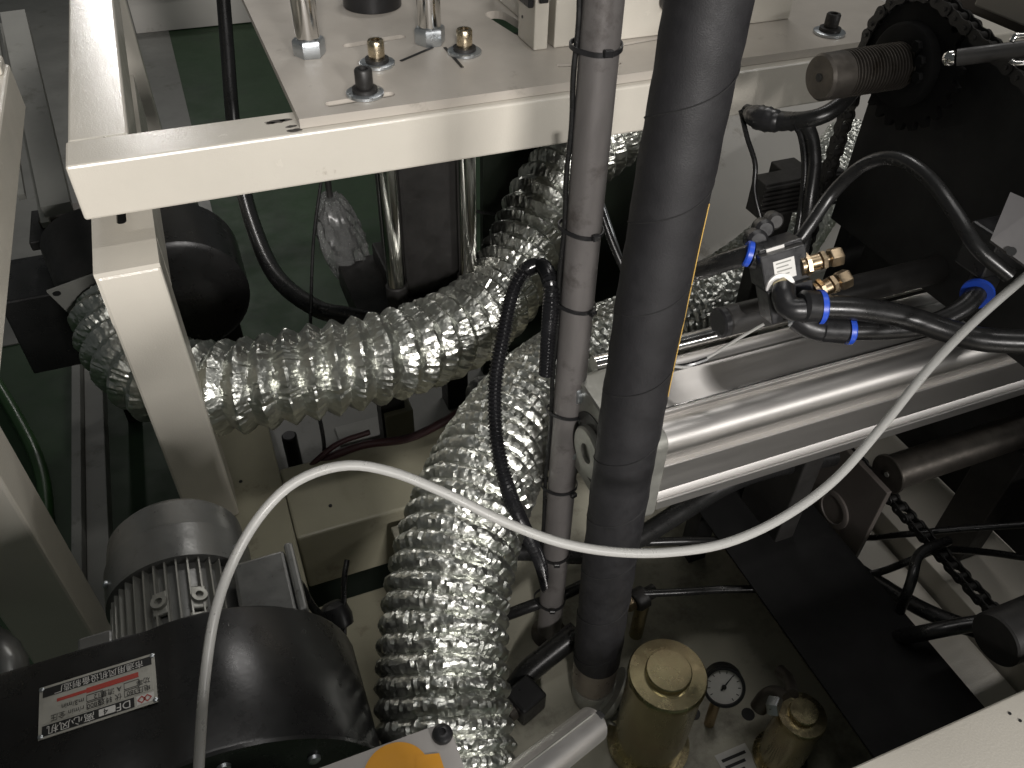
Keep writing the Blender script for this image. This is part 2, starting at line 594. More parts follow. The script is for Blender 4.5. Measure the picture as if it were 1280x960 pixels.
# ------------------------------------------------------------------ bolted mounting plate with slots
ZP = ZT + 0.013
def pl(px, py):
    p = onZ(px, py, ZP)
    return p.x, p.y
s3, s1, s2 = (0.216, 1.036), (0.257, 1.131), (0.387, 1.134)
n1, n2 = (0.176, 1.196), (0.352, 1.188)
holes = [slot(*pl(414, 130), *pl(486, 118), 0.016), slot(*pl(436, 57), *pl(500, 46), 0.017),
         slot(*pl(700, 82), *pl(772, 79), 0.011), slot(*pl(774, 57), *pl(836, 46), 0.009),
         slot(*pl(620, 18), *pl(655, 40), 0.035)]
mp = thing('mounting_plate', 'thick beige plate with cut slots bolted on the front beam', 'plate', (0.5, 1.2, ZT))
MB().plate([(0.121, 0.990), (1.15, 0.990), (1.15, 1.55), (0.121, 1.55)], holes, ZT + 0.0008, ZP).build('plate', PLATE, mp, smooth=0)
# grease smears where the plate meets the beam
for k, (px, py, sx) in enumerate(((345, 152, .012), (357, 150, .008), (364, 158, .007), (368, 163, .010), (338, 154, .006))):
    p = onZ(px, py, ZT + 0.0003)
    ring = [V((p.x + sx * (1 + .5 * noise.noise(V((k * 3.1, a * 2, 0)))) * math.cos(a), p.y + sx * .42 * (1 + .6 * noise.noise(V((k * 1.7, a * 3, 4)))) * math.sin(a), ZT + .0003))
            for a in [2 * math.pi * i / 18 for i in range(18)]]
    MB().prism(ring, (0, 0, .0002)).build('grease_mark', RUST, fr, smooth=0)
# thin scribed saw cuts
for (a, c) in (((501, 77), (541, 60)), ((556, 60), (578, 85))):
    qa, qb = V((*pl(*a), ZP + 0.0006)), V((*pl(*c), ZP + 0.0006))
    dd = (qb - qa).normalized()
    ss = V((-dd.y, dd.x, 0)) * 0.0022
    MB().prism([qa - ss, qa + ss, qb + ss, qb - ss], (0, 0, 0.0008)).build('scribed_line', BLACKM, mp)

def cap_screw(name, x, y, m, label, r=0.0115, h=0.024):
    t = thing(name, label, 'screw', (x, y, ZP), 'socket head screws on the plate')
    MB().lathe((x, y, ZP + 0.0002), (0, 0, 1), [(0, 0.019), (0.0005, 0.0245), (0.004, 0.0245), (0.0045, 0.0235)], 36).build('washer', ZINC, t)
    MB().lathe((x, y, ZP + 0.0048), (0, 0, 1), [(0, 0.014), (0.0004, 0.0165), (0.005, 0.0165), (0.0055, 0.013)], 30).build('lock_washer', BLACKM, t)
    z = ZP + 0.0104
    MB().lathe((x, y, z), (0, 0, 1), [(0, r * .97), (0.001, r), (h - .002, r), (h, r * .88), (h, r * .56), (h - .009, r * .54)], 36, cap=True).build('socket_head', m, t)
    MB().hexa((x, y, z + h - 0.0088), (0, 0, 1), 0.0008, r * 0.95).build('hex_socket', INK, t)
    return t
cap_screw('cap_screw', *s1, BRASSH, 'yellow zinc socket screw with washer, between the hex nut studs on the plate')
cap_screw('cap_screw', *s2, BRASSH, 'yellow zinc socket screw with washer, beside the slanting saw cut on the plate')
cap_screw('cap_screw', *s3, BLACKM, 'black socket screw with washer at the slot near the plate corner')
q = onZ(1036, 42, ZT + 0.013)
cap_screw('cap_screw', q.x, q.y, BLACKM, 'black socket screw with washer behind the threaded rod', 0.011, 0.02)

def stud(x, y, label):
    t = thing('threaded_stud', label, 'stud', (x, y, ZP), 'steel studs standing on the plate')
    MB().hexa((x, y, ZP + 0.0002), (0, 0, 1), 0.024, 0.040, rot=0.5).build('hex_nut', ZINC, t)
    MB().lathe((x, y, ZP + 0.0245), (0, 0, 1), [(0, 0.0165), (0.002, 0.0172), (0.30, 0.0172), (0.302, 0.015)], 32).build('stud_shaft', BRASSH if False else CHROME, t)
    return t
stud(*n1, 'polished steel stud in a zinc hex nut near the plate edge')
stud(*n2, 'polished steel stud in a zinc hex nut beside the round black flange')
fx, fy = pl(475, 18)
fy += 0.047
t = thing('motor_flange', 'round black flange standing on the beige plate between two studs', 'flange', (fx, fy, ZP))
MB().lathe((fx, fy, ZP + 0.0003), (0, 0, 1), [(0, 0.046), (0.001, 0.047), (0.026, 0.047), (0.028, 0.045), (0.028, 0.03)], 48).build('flange_ring', PLASTIC, t)
MB().lathe((fx, fy, ZP + 0.029), (0, 0, 1), [(0, 0.029), (0.012, 0.028), (0.02, 0.02)], 36).build('hub', ZINC, t)

# cream junction boxes on the plate
def cream_box(label, p, q2, top):
    t = thing('junction_box', label, 'box', ((p[0] + q2[0]) / 2, p[1], ZP))
    MB().box((p[0], p[1], ZP + 0.0004), (q2[0], q2[1], top), 0.002).build('box_body', CREAM, t)
    return t
b1 = pl(667, 64); b1e = pl(684, 61); b1b = pl(646, 46)
t = cream_box('narrow cream box with black terminals beside the grey pipe', (b1[0], b1[1]), (b1e[0] - .001, b1b[1]), 1.15)
zt = onY(664, 12, b1[1]).z
MB().box((b1[0] - 0.009, b1[1] + 0.004, zt), (b1[0] - 0.0005, b1b[1] - 0.004, zt + 0.08), 0.002).build('terminal', PLASTIC, t)
MB().box((b1[0] + 0.004, b1[1] - 0.007, zt + .008), (b1e[0] - 0.005, b1[1] - 0.0005, zt + 0.08), 0.002).build('terminal', PLASTIC, t)
hp = onX(653, 21, b1[0] - 0.0002)
MB().cyl(hp + V((0.0001, 0, 0)), hp - V((0.0008, 0, 0)), 0.0022, 12).build('screw_hole', INK, t)
b2 = pl(690, 61); b2e = pl(980, 21)
t = cream_box('wide cream box cover on the plate behind the grey pipe', (b2[0] + 0.003, b2[1]), (b2e[0], b2[1] + 0.25), 1.3)
kp = onY(834, 0, b2[1] - 0.001)
MB().cyl(kp, kp + V((0, -0.014, 0)), 0.014, 24, 0.002).build('knob', PLASTIC, t)

# standoff rods and black gearbox below the plate
for (x, y), lab, px in ((s1, 'polished standoff rod hanging under the plate, beside the black gearbox', (497, 355)),
                        (s2, 'polished standoff rod hanging under the plate, beside the bent foil duct', (597, 340))):
    zb = onY(*px, y).z
    t = thing('standoff_rod', lab, 'rod', (x, y, zb))
    MB().cyl((x, y, zb), (x, y, ZT), 0.0155, 28, 0.001).build('rod', CHROME, t)
    MB().cyl((x, y, zb - 0.045), (x, y, zb - 0.0003), 0.019, 24, 0.002).build('rod_foot', BLACKM, t)
g = thing('gearbox', 'black gearbox block hanging between the two polished rods', 'gearbox', (0.34, 1.25, 0.45))
MB().box((0.285, 1.175, 0.47), (0.405, 1.36, 0.8), 0.006).build('housing', BLACKM, g)
MB().box((0.270, 1.155, 0.43), (0.425, 1.38, 0.4695), 0.004).build('base_flange', BLACKM, g)
MB().cyl((0.34, 1.27, 0.8003), (0.34, 1.27, ZT), 0.04, 30, 0.002).build('neck', BLACKM, g)
MB().box((0.20, 1.19, 0.37), (0.46, 1.40, 0.4295), 0.003).build('mount', BLACKM, g)
MB().box((0.22, 1.21, 0.004), (0.27, 1.26, 0.3695), 0.002).build('stand_leg', BLACKM, g)
MB().box((0.40, 1.33, 0.004), (0.45, 1.38, 0.3695), 0.002).build('stand_leg', BLACKM, g)
# plastic wrapped limit switch hanging left of the rods
ls = thing('wrapped_sensor', 'dark sensor head in crinkled clear wrap hanging behind the foil duct', 'sensor', onD(430, 330, 1.62))
pA = onD(418, 285, 1.62)
MB().lathe(pA + V((0, 0, 0.05)), (0.12, -0.1, -1), [(0, 0.008), (0.01, 0.020), (0.05, 0.026), (0.085, 0.024), (0.10, 0.016), (0.17, 0.018), (0.24, 0.014), (0.30, 0.012)], 20).build('sensor_body', BLACKM, ls)
WRAP = mat('clear_wrap', (0.42, 0.43, 0.42), 0.22, var=0.1, vscale=30, trans=0.75, ior=1.25)
rs = []
for i in range(34):
    f = i / 33
    r0 = 0.012 + 0.036 * math.sin(math.pi * min(1, f * 1.15 + .04)) ** .8 * (1 - .35 * f)
    c = pA + V((0, 0, 0.07)) + V((0.12, -0.1, -1)).normalized() * (f * 0.27)
    rs.append([c + V((math.cos(2 * math.pi * k / 40), math.sin(2 * math.pi * k / 40), 0)) *
               (r0 + 0.010 * (1 - 2 * abs(noise.noise(V((math.cos(2 * math.pi * k / 40) * 2.6, math.sin(2 * math.pi * k / 40) * 2.6, f * 7))))) - .004)
               for k in range(40)])
MB().rings(rs).build('plastic_wrap', WRAP, ls, smooth=20)
MB().cyl(pA + V((0, 0, 0.0495)), (pA.x, pA.y, ZT), 0.006, 12).build('hanger', BLACKM, ls)
tag(MB().tube(pxpath([(403, 215, 1.5), (392, 300, 1.5), (388, 400, 1.48), (386, 440, 1.4)]), 0.0032, 8).build('thin_cable', CABLE), 'thin black cable hanging beside the wrapped sensor', 'cable')
tag(MB().tube(pxpath([(560, 235, 1.6), (590, 262, 1.58), (640, 268, 1.6), (690, 262, 1.62)]), 0.0032, 8).build('thin_cable', CABLE), 'thin black cable crossing behind the second polished rod', 'cable')
tag(MB().tube(pxpath([(398, 515, 1.4), (405, 555, 1.42), (404, 590, 1.45)]), 0.0035, 8).build('thin_cable', CABLE), 'thin black cable dropping under the foil duct to the lower beam', 'cable')
# ------------------------------------------------------------------ foil ducts
def foil_duct(name, pts, r, pitch, bulge, amp, label, seed, sag=False, nper=10, seg=132):
    """pts: (px, py, apparent width in px); the depth follows from the duct's real diameter"""
    P = [onD(x, y, 2 * r * FPX / wpx) for x, y, wpx in pts]
    path = spline(P, pitch / nper)
    fr = transport(path)
    rs = []
    so = V((seed * 13.7, seed * 7.1, seed * 3.3))
    for i, (p, u, v) in enumerate(fr):
        ring = []
        for k in range(seg):
            a = 2 * math.pi * k / seg
            ph = (i / nper + k / seg) % 1.0            # helical wire
            ribid = math.floor(i / nper + k / seg)
            if sag:
                prof = (1 - abs(2 * ph - 1)) ** 0.8 - 0.5    # pleats: sharp crest over the wire
            else:
                prof = math.sin(math.pi * ph) ** 0.7 - 0.5   # pillows between the wires
            env = 0.35 + 0.65 * math.sin(math.pi * ph)
            rr = r + bulge * prof
            dirv = u * math.cos(a) + v * math.sin(a)
            q = p + dirv * rr
            # wrinkles: short folds along the axis, new for every rib
            c1 = V((math.cos(a) * 11, math.sin(a) * 11, ribid * 3.7 + ph * 1.1)) + so
            c2 = V((math.cos(a) * 27, math.sin(a) * 27, ribid * 5.1 + ph * 3.0)) + so
            f1 = 1 - 2 * abs(noise.noise(c1))
            f2 = 1 - 2 * abs(noise.noise(c2))
            rr += amp * env * (f1 * 0.9 + f2 * 0.75 - 0.9)
            rr += 0.002 * noise.noise(p * 9 + dirv * 1.4 + so)
            ax = (noise.noise(c2 + V((9, 4, 2)))) * amp * 0.9
            d = u.cross(v)
            ring.append(p + dirv * rr + d * ax)
        rs.append(ring)
    o = MB().rings(rs, cap=False).build(name, FOIL, smooth=24)
    return tag(o, label, 'duct', 'foil ducts')

foil_duct('flexible_duct', [(146, 385, 102), (156, 420, 104), (182, 458, 107), (232, 483, 109), (305, 482, 110), (390, 465, 109), (480, 446, 106),
                            (560, 418, 100), (620, 375, 94), (655, 310, 90), (682, 250, 88), (715, 205, 86), (765, 165, 84), (820, 120, 82)],
          0.067, 0.0335, 0.0145, 0.0021, 'crinkled foil duct running behind the cream post and bending up under the beam', 1, sag=True)
foil_duct('flexible_duct', [(566, 1010, 168), (558, 940, 163), (553, 860, 158), (555, 770, 152), (570, 690, 146), (598, 610, 138), (635, 540, 128),
                            (690, 480, 116), (760, 435, 106), (840, 400, 96), (910, 360, 88), (970, 310, 80), (1020, 245, 72), (1062, 180, 66)],
          0.067, 0.0195, 0.0080, 0.0025, 'crinkled foil duct standing upright in front and running behind the aluminium cylinder', 2, nper=9)

# ------------------------------------------------------------------ rear blower feeding the first duct
rb = thing('rear_blower', 'black fan housing half hidden behind the cream post', 'blower', (-0.02, 1.5, 0))
c0 = onD(225, 350, 1.62)
MB().lathe((c0.x, c0.y - 0.07, c0.z), (0, 1, 0), [(0, 0.03), (0.0, 0.115), (0.006, 0.125), (0.16, 0.125), (0.166, 0.115), (0.168, 0.03)], 48).build('volute', BLACKG, rb)
MB().cyl((c0.x, c0.y + 0.10, c0.z), (c0.x, c0.y + 0.30, c0.z), 0.065, 36, 0.004).build('motor', MOTORG, rb)
MB().box((c0.x - 0.09, c0.y + 0.0, 0.0), (c0.x + 0.09, c0.y + 0.12, c0.z - 0.11), 0.003).build('pedestal', BLACKM, rb)
MB().box((c0.x - 0.30, c0.y - 0.06, c0.z - 0.11), (c0.x - 0.09, c0.y + 0.085, c0.z + 0.06), 0.004).build('outlet_box', BLACKG, rb)
fl = onD(150, 398, 1.325)
op = thing('duct_flange', 'thin grey flange plate with a bolt hole at the duct inlet', 'flange', fl)
dax = (onD(160, 430, 1.31) - onD(140, 365, 1.35)).normalized()
fu, fv = frame_of(dax)
qd = []
for a, rr in ((45, 0.102), (135, 0.102), (225, 0.102), (315, 0.102)):
    aa = math.radians(a + 12)
    qd.append(fl + (fu * math.cos(aa) + fv * math.sin(aa)) * rr - dax * 0.045)
MB().prism(qd, dax * 0.004).build('flange_plate', GREYP, op)
for k in range(4):
    qq = fl + (qd[k] + dax * 0.045 - fl) * 0.86 - dax * 0.0408
    MB().cyl(qq, qq + dax * 0.001, 0.006, 14).build('bolt_hole', INK, op)
MB().lathe(fl - dax * 0.0455, -dax, [(0, 0.075), (0.05, 0.08), (0.12, 0.085)], 32).build('spigot', BLACKM, op)

# ------------------------------------------------------------------ front blower with motor and nameplate
YB, YF, ZTOP = 0.488, 0.350, 0.682
XC, ZC = -0.125, 0.545
bl = thing('front_blower', 'black centrifugal blower with grey finned motor and nameplate', 'blower', (XC, 0.45, 0.0))
def scroll(grow=0.0):
    pts = [(-0.62, ZTOP + grow), (-0.165, ZTOP + grow)]
    for k in range(0, 40):
        a = math.radians(100 - k * 7.0)
        R = 0.137 + 0.016 * min(1, k / 14) + grow - 0.030 * max(0, (k - 14) / 26)
        pts.append((XC + R * math.cos(a), ZC + R * math.sin(a)))
    pts += [(-0.30, 0.50 - grow), (-0.62, 0.50 - grow)]
    return pts
b = MB()
rs = []
for y, g in ((YB, -0.004), (YB - 0.001, -0.001), (YB - 0.004, 0), (YF + 0.004, 0), (YF + 0.001, -0.001), (YF, -0.004)):
    rs.append([V((x, y, z)) for x, z in scroll(g)])
b.rings(rs)
b.build('volute', BLACKG, bl, smooth=30)
b = MB()
b.rings([[V((x, YF - 0.0005, z)) for x, z in scroll(0.004)], [V((x, YF - 0.004, z)) for x, z in scroll(0.004)]])
b.build('front_cover', BLACKG, bl, smooth=30)
MB().lathe((XC, YF - 0.0045, ZC), (0, -1, 0), [(0, 0.085), (0.01, 0.085), (0.03, 0.07), (0.03, 0.06), (0, 0.05)], 40).build('inlet_ring', BLACKG, bl)
for a in (78, 40, 5, 115):
    sx, sz = XC + 0.122 * math.cos(math.radians(a)), ZC + 0.122 * math.sin(math.radians(a))
    MB().lathe((sx, YF - 0.0042, sz), (0, -1, 0), [(0, 0.006), (0.003, 0.0055), (0.0045, 0.003)], 14).build('cover_screw', ZINC, bl)
# motor
YM0, YM1 = 0.493, 0.612
RM = 0.064
mo = MB().cyl((XC - .01, YM0, ZC + .008), (XC - .01, YM1, ZC + .008), RM, 48, 0.001).build('motor', MOTORG, bl)
MX, MZ = XC - .01, ZC + .008
finpts = []
for k in range(40):
    a = 2 * math.pi * k / 40 + 0.03
    deg = math.degrees(a) % 360
    if 5 < deg < 42:
        continue
    c, s_ = math.cos(a), math.sin(a)
    t_ = V((-s_, 0, c)) * 0.0012
    o0 = V((MX + c * (RM - 0.001), YM0 + 0.004, MZ + s_ * (RM - 0.001)))
    o1 = V((MX + c * (RM + 0.009), YM0 + 0.004, MZ + s_ * (RM + 0.009)))
    MB().prism([o0 - t_, o0 + t_, o1 + t_ * .7, o1 - t_ * .7], (0, YM1 - YM0 - 0.006, 0)).build('cooling_fin', ALUC, mo, smooth=0)
for deg, yy in ((125, YM0 + .028), (98, YM0 + .062), (70, YM0 + .028), (68, YM0 + .060)):
    a = math.radians(deg)
    dv = V((math.cos(a), 0, math.sin(a)))
    p = V((MX, yy, MZ)) + dv * (RM + 0.006)
    MB().lathe(p, dv, [(0, 0.009), (0.006, 0.008), (0.006, 0.004), (0.002, 0.004)], 18).build('lug', ALUC, mo)
    MB().box((-0.014, -0.008, -0.006), (0.014, 0.008, 0), 0.002, 2, Matrix.Translation(p + dv * 0.002) @ dv.to_track_quat('Z', 'Y').to_matrix().to_4x4()).build('lug_pad', ALUC, mo)
cw = MB().lathe((MX, YM1 - 0.008, MZ), (0, 1, 0), [(0, 0.0745), (0.0, 0.0775), (0.045, 0.0785), (0.047, 0.0765), (0.083, 0.074), (0.093, 0.066), (0.095, 0.03)], 64).build('fan_cowl', MOTORG, mo, smooth=30)
for deg in (150, 30):
    a = math.radians(deg)
    dv = V((math.cos(a), 0, math.sin(a)))
    MB().lathe(V((MX, YM1 + 0.012, MZ)) + dv * 0.0779, dv, [(0, 0.004), (0.003, 0.004), (0.004, 0.002)], 12).build('cowl_screw', ZINC, mo)
tb = MB().box((MX + 0.062, YM0 + 0.012, MZ - 0.005), (MX + 0.118, YM0 + 0.094, MZ + 0.060), 0.004, 2).build('terminal_box', MOTORG, mo)
MB().box((MX + 0.1185, YM0 + 0.008, MZ - 0.010), (MX + 0.128, YM0 + 0.098, MZ + 0.065), 0.003, 2).build('terminal_lid', MOTORG, mo)
MB().box((MX - 0.100, YM0 + 0.01, MZ - 0.02), (MX - 0.066, YM0 + 0.08, MZ + 0.030), 0.003, 2).build('foot_pad', MOTORG, mo)
MB().box((XC - 0.10, 0.40, 0.0), (XC - 0.07, 0.60, ZC - 0.16), 0.002).build('support', BLACKM, bl)
MB().box((XC + 0.06, 0.40, 0.297), (XC + 0.09, 0.52, ZC - 0.115), 0.002).build('support', BLACKM, bl)

# nameplate (reads from the far side)
na, nb, nc = onZ(50, 862, ZTOP), onZ(193, 816, ZTOP), onZ(50, 926, ZTOP)
nx0, nx1 = na.x, nb.x
ny1, ny0 = (na.y + nb.y) / 2, nc.y
NW, NH = nx1 - nx0, ny1 - ny0
zn = ZTOP + 0.0006
npm = MB().box((nx0, ny0, ZTOP + 0.0002), (nx1, ny1, zn + 0.0004)).build('nameplate', TAG, bl)
npm['label'] = 'metal nameplate printed with DF-4, tables, a red bar and black bands'
zn += 0.0005
def nrect(u0, v0, u1, v1, m, name, lift=0.0):
    """u from the plate's own left (world +x side), v from its own top (world -y side), 0..1"""
    x0, x1 = nx1 - u1 * NW, nx1 - u0 * NW
    y0, y1 = ny0 + v0 * NH, ny0 + v1 * NH
    return MB().box((x0, y0, zn + lift), (x1, y1, zn + lift + 0.00025)).build(name, m, npm, smooth=0)
def ntext(s, u, v, h, m, name='lettering', lift=0.0006, sx=1.0):
    c = bpy.data.curves.new('lettering', 'FONT')
    c.body = s
    c.size = h * NH * 1.35
    c.align_x = 'LEFT'
    c.align_y = 'CENTER'
    o = bpy.data.objects.new('lettering_curve', c)
    COL.objects.link(o)
    bpy.context.view_layer.update()
    me = bpy.data.meshes.new_from_object(o.evaluated_get(bpy.context.evaluated_depsgraph_get()))
    bpy.data.objects.remove(o)
    me.materials.clear()
    me.materials.append(m)
    q = bpy.data.objects.new(name, me)
    COL.objects.link(q)
    for vtx in me.vertices:
        vtx.co = V((nx1 - u * NW - vtx.co.x * sx, ny0 + v * NH - vtx.co.y, zn + lift))
    me.flip_normals() if False else None
    q.parent = npm
    q.matrix_parent_inverse = npm.matrix_world.inverted()
    return q
nrect(0.03, 0.05, 0.18, 0.22, WHITE, 'print_panel')
nrect(0.20, 0.04, 0.97, 0.23, INK, 'print_band')
ntext('DF-', 0.225, 0.135, 0.15, WHITE)
nrect(0.36, 0.07, 0.50, 0.20, WHITE, 'print_panel', 0.0003)
ntext('4', 0.42, 0.135, 0.12, INK, lift=0.0009)
ntext('离心风机', 0.53, 0.135, 0.13, WHITE, sx=1.1)
nrect(0.03, 0.26, 0.97, 0.74, TAG, 'print_panel')
for u, v, s in ((0.05, 0.34, '电压'), (0.05, 0.49, '功率'), (0.30, 0.34, '伏 转速'), (0.30, 0.49, 'A 流量'), (0.62, 0.34, 'r/min 全压'), (0.62, 0.49, 'm3/min')):
    ntext(s, u, v, 0.10, INK, sx=0.9)
for u0, u1, v0, s in ((0.15, 0.28, 0.28, '380'), (0.15, 0.28, 0.43, ''), (0.46, 0.60, 0.28, '2800'), (0.46, 0.60, 0.43, '12')):
    for (a, c, e, g_) in ((u0, v0, u1, v0 + .008), (u0, v0 + .122, u1, v0 + .13), (u0, v0, u0 + .004, v0 + .13), (u1 - .004, v0, u1, v0 + .13)):
        nrect(a, c, e, g_, INK, 'print_line', 0.0004)
    if s:
        ntext(s, u0 + 0.02, v0 + 0.06, 0.085, INK)
nrect(0.15, 0.60, 0.60, 0.70, RED, 'print_band', 0.0003)
nrect(0.60, 0.62, 0.85, 0.68, RED, 'print_band', 0.0003)
nrect(0.03, 0.78, 0.97, 0.95, INK, 'print_band')
ntext('市通用风机设备制造厂', 0.10, 0.865, 0.12, WHITE, sx=0.92)
# little red diamond emblem
for k in range(2):
    cu, cv = 0.085 + 0.05 * k, 0.135
    pz = zn + 0.0006
    ring_o = [V((nx1 - (cu + du) * NW, ny0 + (cv + dv) * NH, pz)) for du, dv in ((-.04, 0), (0, -.075), (.04, 0), (0, .075))]
    ring_i = [V((nx1 - (cu + du) * NW, ny0 + (cv + dv) * NH, pz)) for du, dv in ((-.026, 0), (0, -.048), (.026, 0), (0, .048))]
    MB().rings([ring_o, ring_i], cap=False).build('emblem', RED, npm, smooth=0)
for u, v in ((0.02, 0.05), (0.98, 0.05), (0.02, 0.95), (0.98, 0.95)):
    MB().lathe((nx1 - u * NW, ny0 + v * NH, zn), (0, 0, 1), [(0, 0.0022), (0.0008, 0.002), (0.0013, 0.001)], 12).build('rivet', ZINC, npm)

# small finned radiator edge at the far left and a curved green tube on the floor
fh = MB().tube(pxpath([(-25, 800, .98), (-5, 812, .97), (8, 830, .96), (14, 860, .95)]), 0.022, 20, rfun=lambda i: 0.022 + 0.0015 * (i % 2)).build('ribbed_hose', MOTORG)
tag(fh, 'grey ribbed metal hose end behind the black blower outlet', 'hose')
tag(MB().tube(spline([onZ(-10, 470, .03), onZ(20, 520, .03), onZ(45, 570, .03), onZ(57, 620, .03), onZ(55, 680, .03), onZ(40, 740, .03)]), 0.014, 14).build('green_tube', GREENT), 'green tube lying in a curve on the floor by the rail', 'hose')

# ------------------------------------------------------------------ oil tank with lid fittings
ZL = 0.28
TANKP = mat('olive_tank_paint', (0.40, 0.385, 0.31), 0.42, var=0.12, vscale=6, grain=200, gstr=0.15, dirt=(0.07, 0.06, 0.045), dscale=9, dlo=0.5, dhi=0.75)
tk = thing('oil_tank', 'dull olive oil tank with flat lid under the hoses', 'tank', (0.42, 0.4, 0))
MB().box((0.155, 0.05, 0.001), (0.625, 0.82, ZL - 0.0125), 0.004).build('tank_body', TANKP, tk)
MB().box((0.145, 0.04, ZL - 0.012), (0.635, 0.835, ZL), 0.002).build('tank_lid', TANKP, tk)
tl0, tl1 = onZ(893, 945, ZL), onZ(925, 936, ZL)
lab = MB().box((tl0.x, tl0.y - 0.10, ZL + 0.0003), (tl1.x + 0.01, tl0.y, ZL + 0.001)).build('paper_label', WHITE, tk)
for k in range(9):
    MB().box((tl0.x + 0.005, tl0.y - 0.012 - k * 0.009, ZL + 0.0012), (tl1.x + 0.004 - 0.006 * (k % 3), tl0.y - 0.008 - k * 0.009, ZL + 0.0014)).build('print_line', INK, lab, smooth=0)
cp = onZ(868, 888, ZL)
for px, py in ((867, 892), (935, 893)):
    p = onZ(px, py, ZL)
    MB().cyl((p.x, p.y, ZL), (p.x, p.y, ZL + 0.001), 0.009, 16).build('bolt_hole', INK, tk)

def filler(px, py, r, h, label, m):
    D = 2 * r * FPX / (100 if px < 900 else 62)
    top = onD(px, py, D)
    t = thing('filter_canister', label, 'canister', (top.x, top.y, ZL))
    hh = top.z - ZL
    MB().lathe((top.x, top.y, ZL + 0.0005), (0, 0, 1), [(0, r * 1.15), (0.006, r * 1.15), (0.006, r * .96), (hh - 0.012, r * .96), (hh - 0.011, r * 1.0), (hh - 0.003, r * 1.0), (hh, r * .96), (hh, r * .5)], 56).build('canister_body', m, t)
    MB().lathe((top.x, top.y, top.z + 0.0002), (0, 0, 1), [(0, r * .58), (0.007, r * .58), (0.009, r * .55), (0.009, r * .3)], 44).build('canister_cap', YZINC, t)
    return t, top
filler(835, 842, 0.047, 0.1, 'yellow zinc filter canister with a raised round cap beside the hose', YZINC)
t2, top2 = filler(1003, 893, 0.030, 0.1, 'small brass coloured canister beside the black sheet', YZINC)
pgp = onD(905, 858, 1.03)
pg = thing('pressure_gauge', 'small round pressure gauge with white dial on the tank lid', 'gauge', (pgp.x, pgp.y, ZL))
gn = (V((-0.45, -0.62, 0.62))).normalized()
MB().lathe(pgp - gn * 0.02, gn, [(0, 0.014), (0.0, 0.0245), (0.018, 0.0245), (0.0215, 0.0265), (0.0245, 0.026), (0.0245, 0.0225), (0.0205, 0.0222)], 44).build('case', PLASTIC, pg)
dial = MB().lathe(pgp + gn * 0.0008, gn, [(0, 0.0221), (0.0004, 0.0221)], 40).build('dial', WHITE, pg)
gu, gv = frame_of(gn)
for k in range(11):
    a = math.radians(-225 + k * 27)
    dr = gu * math.cos(a) + gv * math.sin(a)
    tn = gn.cross(dr)
    o0 = pgp + gn * 0.0014 + dr * 0.017
    o1 = pgp + gn * 0.0014 + dr * 0.0205
    MB().prism([o0 - tn * .0005, o0 + tn * .0005, o1 + tn * .0005, o1 - tn * .0005], gn * 0.0002).build('tick_mark', INK, dial, smooth=0)
a = V((0.45, -0.1, 1)); a = (a - gn * a.dot(gn)).normalized(); tn = gn.cross(a)
MB().prism([pgp + gn * .0018 - a * .006 - tn * .0012, pgp + gn * .0018 - a * .006 + tn * .0012, pgp + gn * .0018 + a * .018 + tn * .0004, pgp + gn * .0018 + a * .018 - tn * .0004], gn * 0.0004).build('needle', INK, pg, smooth=0)
MB().lathe(pgp + gn * 0.0015, gn, [(0, 0.003), (0.002, 0.003), (0.0025, 0.001)], 14).build('needle_hub', INK, pg)
MB().cyl((pgp.x, pgp.y, ZL + 0.0003), pgp - gn * 0.021, 0.007, 14).build('stem', BRASS, pg)
# elbow fittings by the gauge
ef = thing('pipe_elbow', 'small steel pipe elbow between the gauge and the small canister', 'fitting', onZ(950, 880, ZL))
MB().tube(pxpath([(948, 885, 1.04), (958, 872, 1.03), (970, 868, 1.02), (985, 876, 1.0)], 0.004), 0.011, 16).build('elbow', RUST, ef)
e0 = onD(962, 882, 1.0)
MB().hexa(e0, V((0.4, -0.5, 0.4)), 0.014, 0.022).build('lock_nut', ZINC, ef)
e1 = onD(985, 852, 1.0)
MB().tube(pxpath([(975, 838, 1.05), (986, 850, 1.03), (990, 868, 1.0)], 0.004), 0.008, 14).build('branch', RUST, ef)

# ------------------------------------------------------------------ grey pipe with ties
PT, PB = onD(733, -60, 0.70), onZ(686, 792, ZL)
PT = V((PB.x + 0.022, PB.y + 0.055, PT.z + 0.03))
def pipe_at(py):
    """point of the pipe axis seen at image row py"""
    lo, hi = 0.0, 1.0
    for _ in range(40):
        mid = (lo + hi) / 2
        p = PT.lerp(PB, mid)
        c = ROT.transposed() @ (p - CAM)
        yy = 480 - FPX * c.y / -c.z
        if yy < py:
            lo = mid
        else:
            hi = mid
    return PT.lerp(PB, lo)
pdir = (PB - PT).normalized()
gp_ = thing('steel_pipe', 'grey steel pipe standing upright on the tank lid', 'pipe', PB)
RP = 0.0172
MB().cyl(PT, PB + V((0, 0, 0.0004)), RP, 32).build('pipe', STEEL, gp_)
MB().lathe(PB + V((0, 0, 0.0004)), (0, 0, 1), [(0, 0.026), (0.003, 0.026), (0.010, 0.020), (0.012, 0.0176)], 32).build('floor_collar', RUST, gp_)
pu, pv = frame_of(pdir)
tocam = (CAM - pipe_at(400)); tocam = (tocam - pdir * tocam.dot(pdir)).normalized()
rightv = pdir.cross(tocam).normalized()
if rightv.dot(ROT @ V((1, 0, 0))) < 0:
    rightv = -rightv
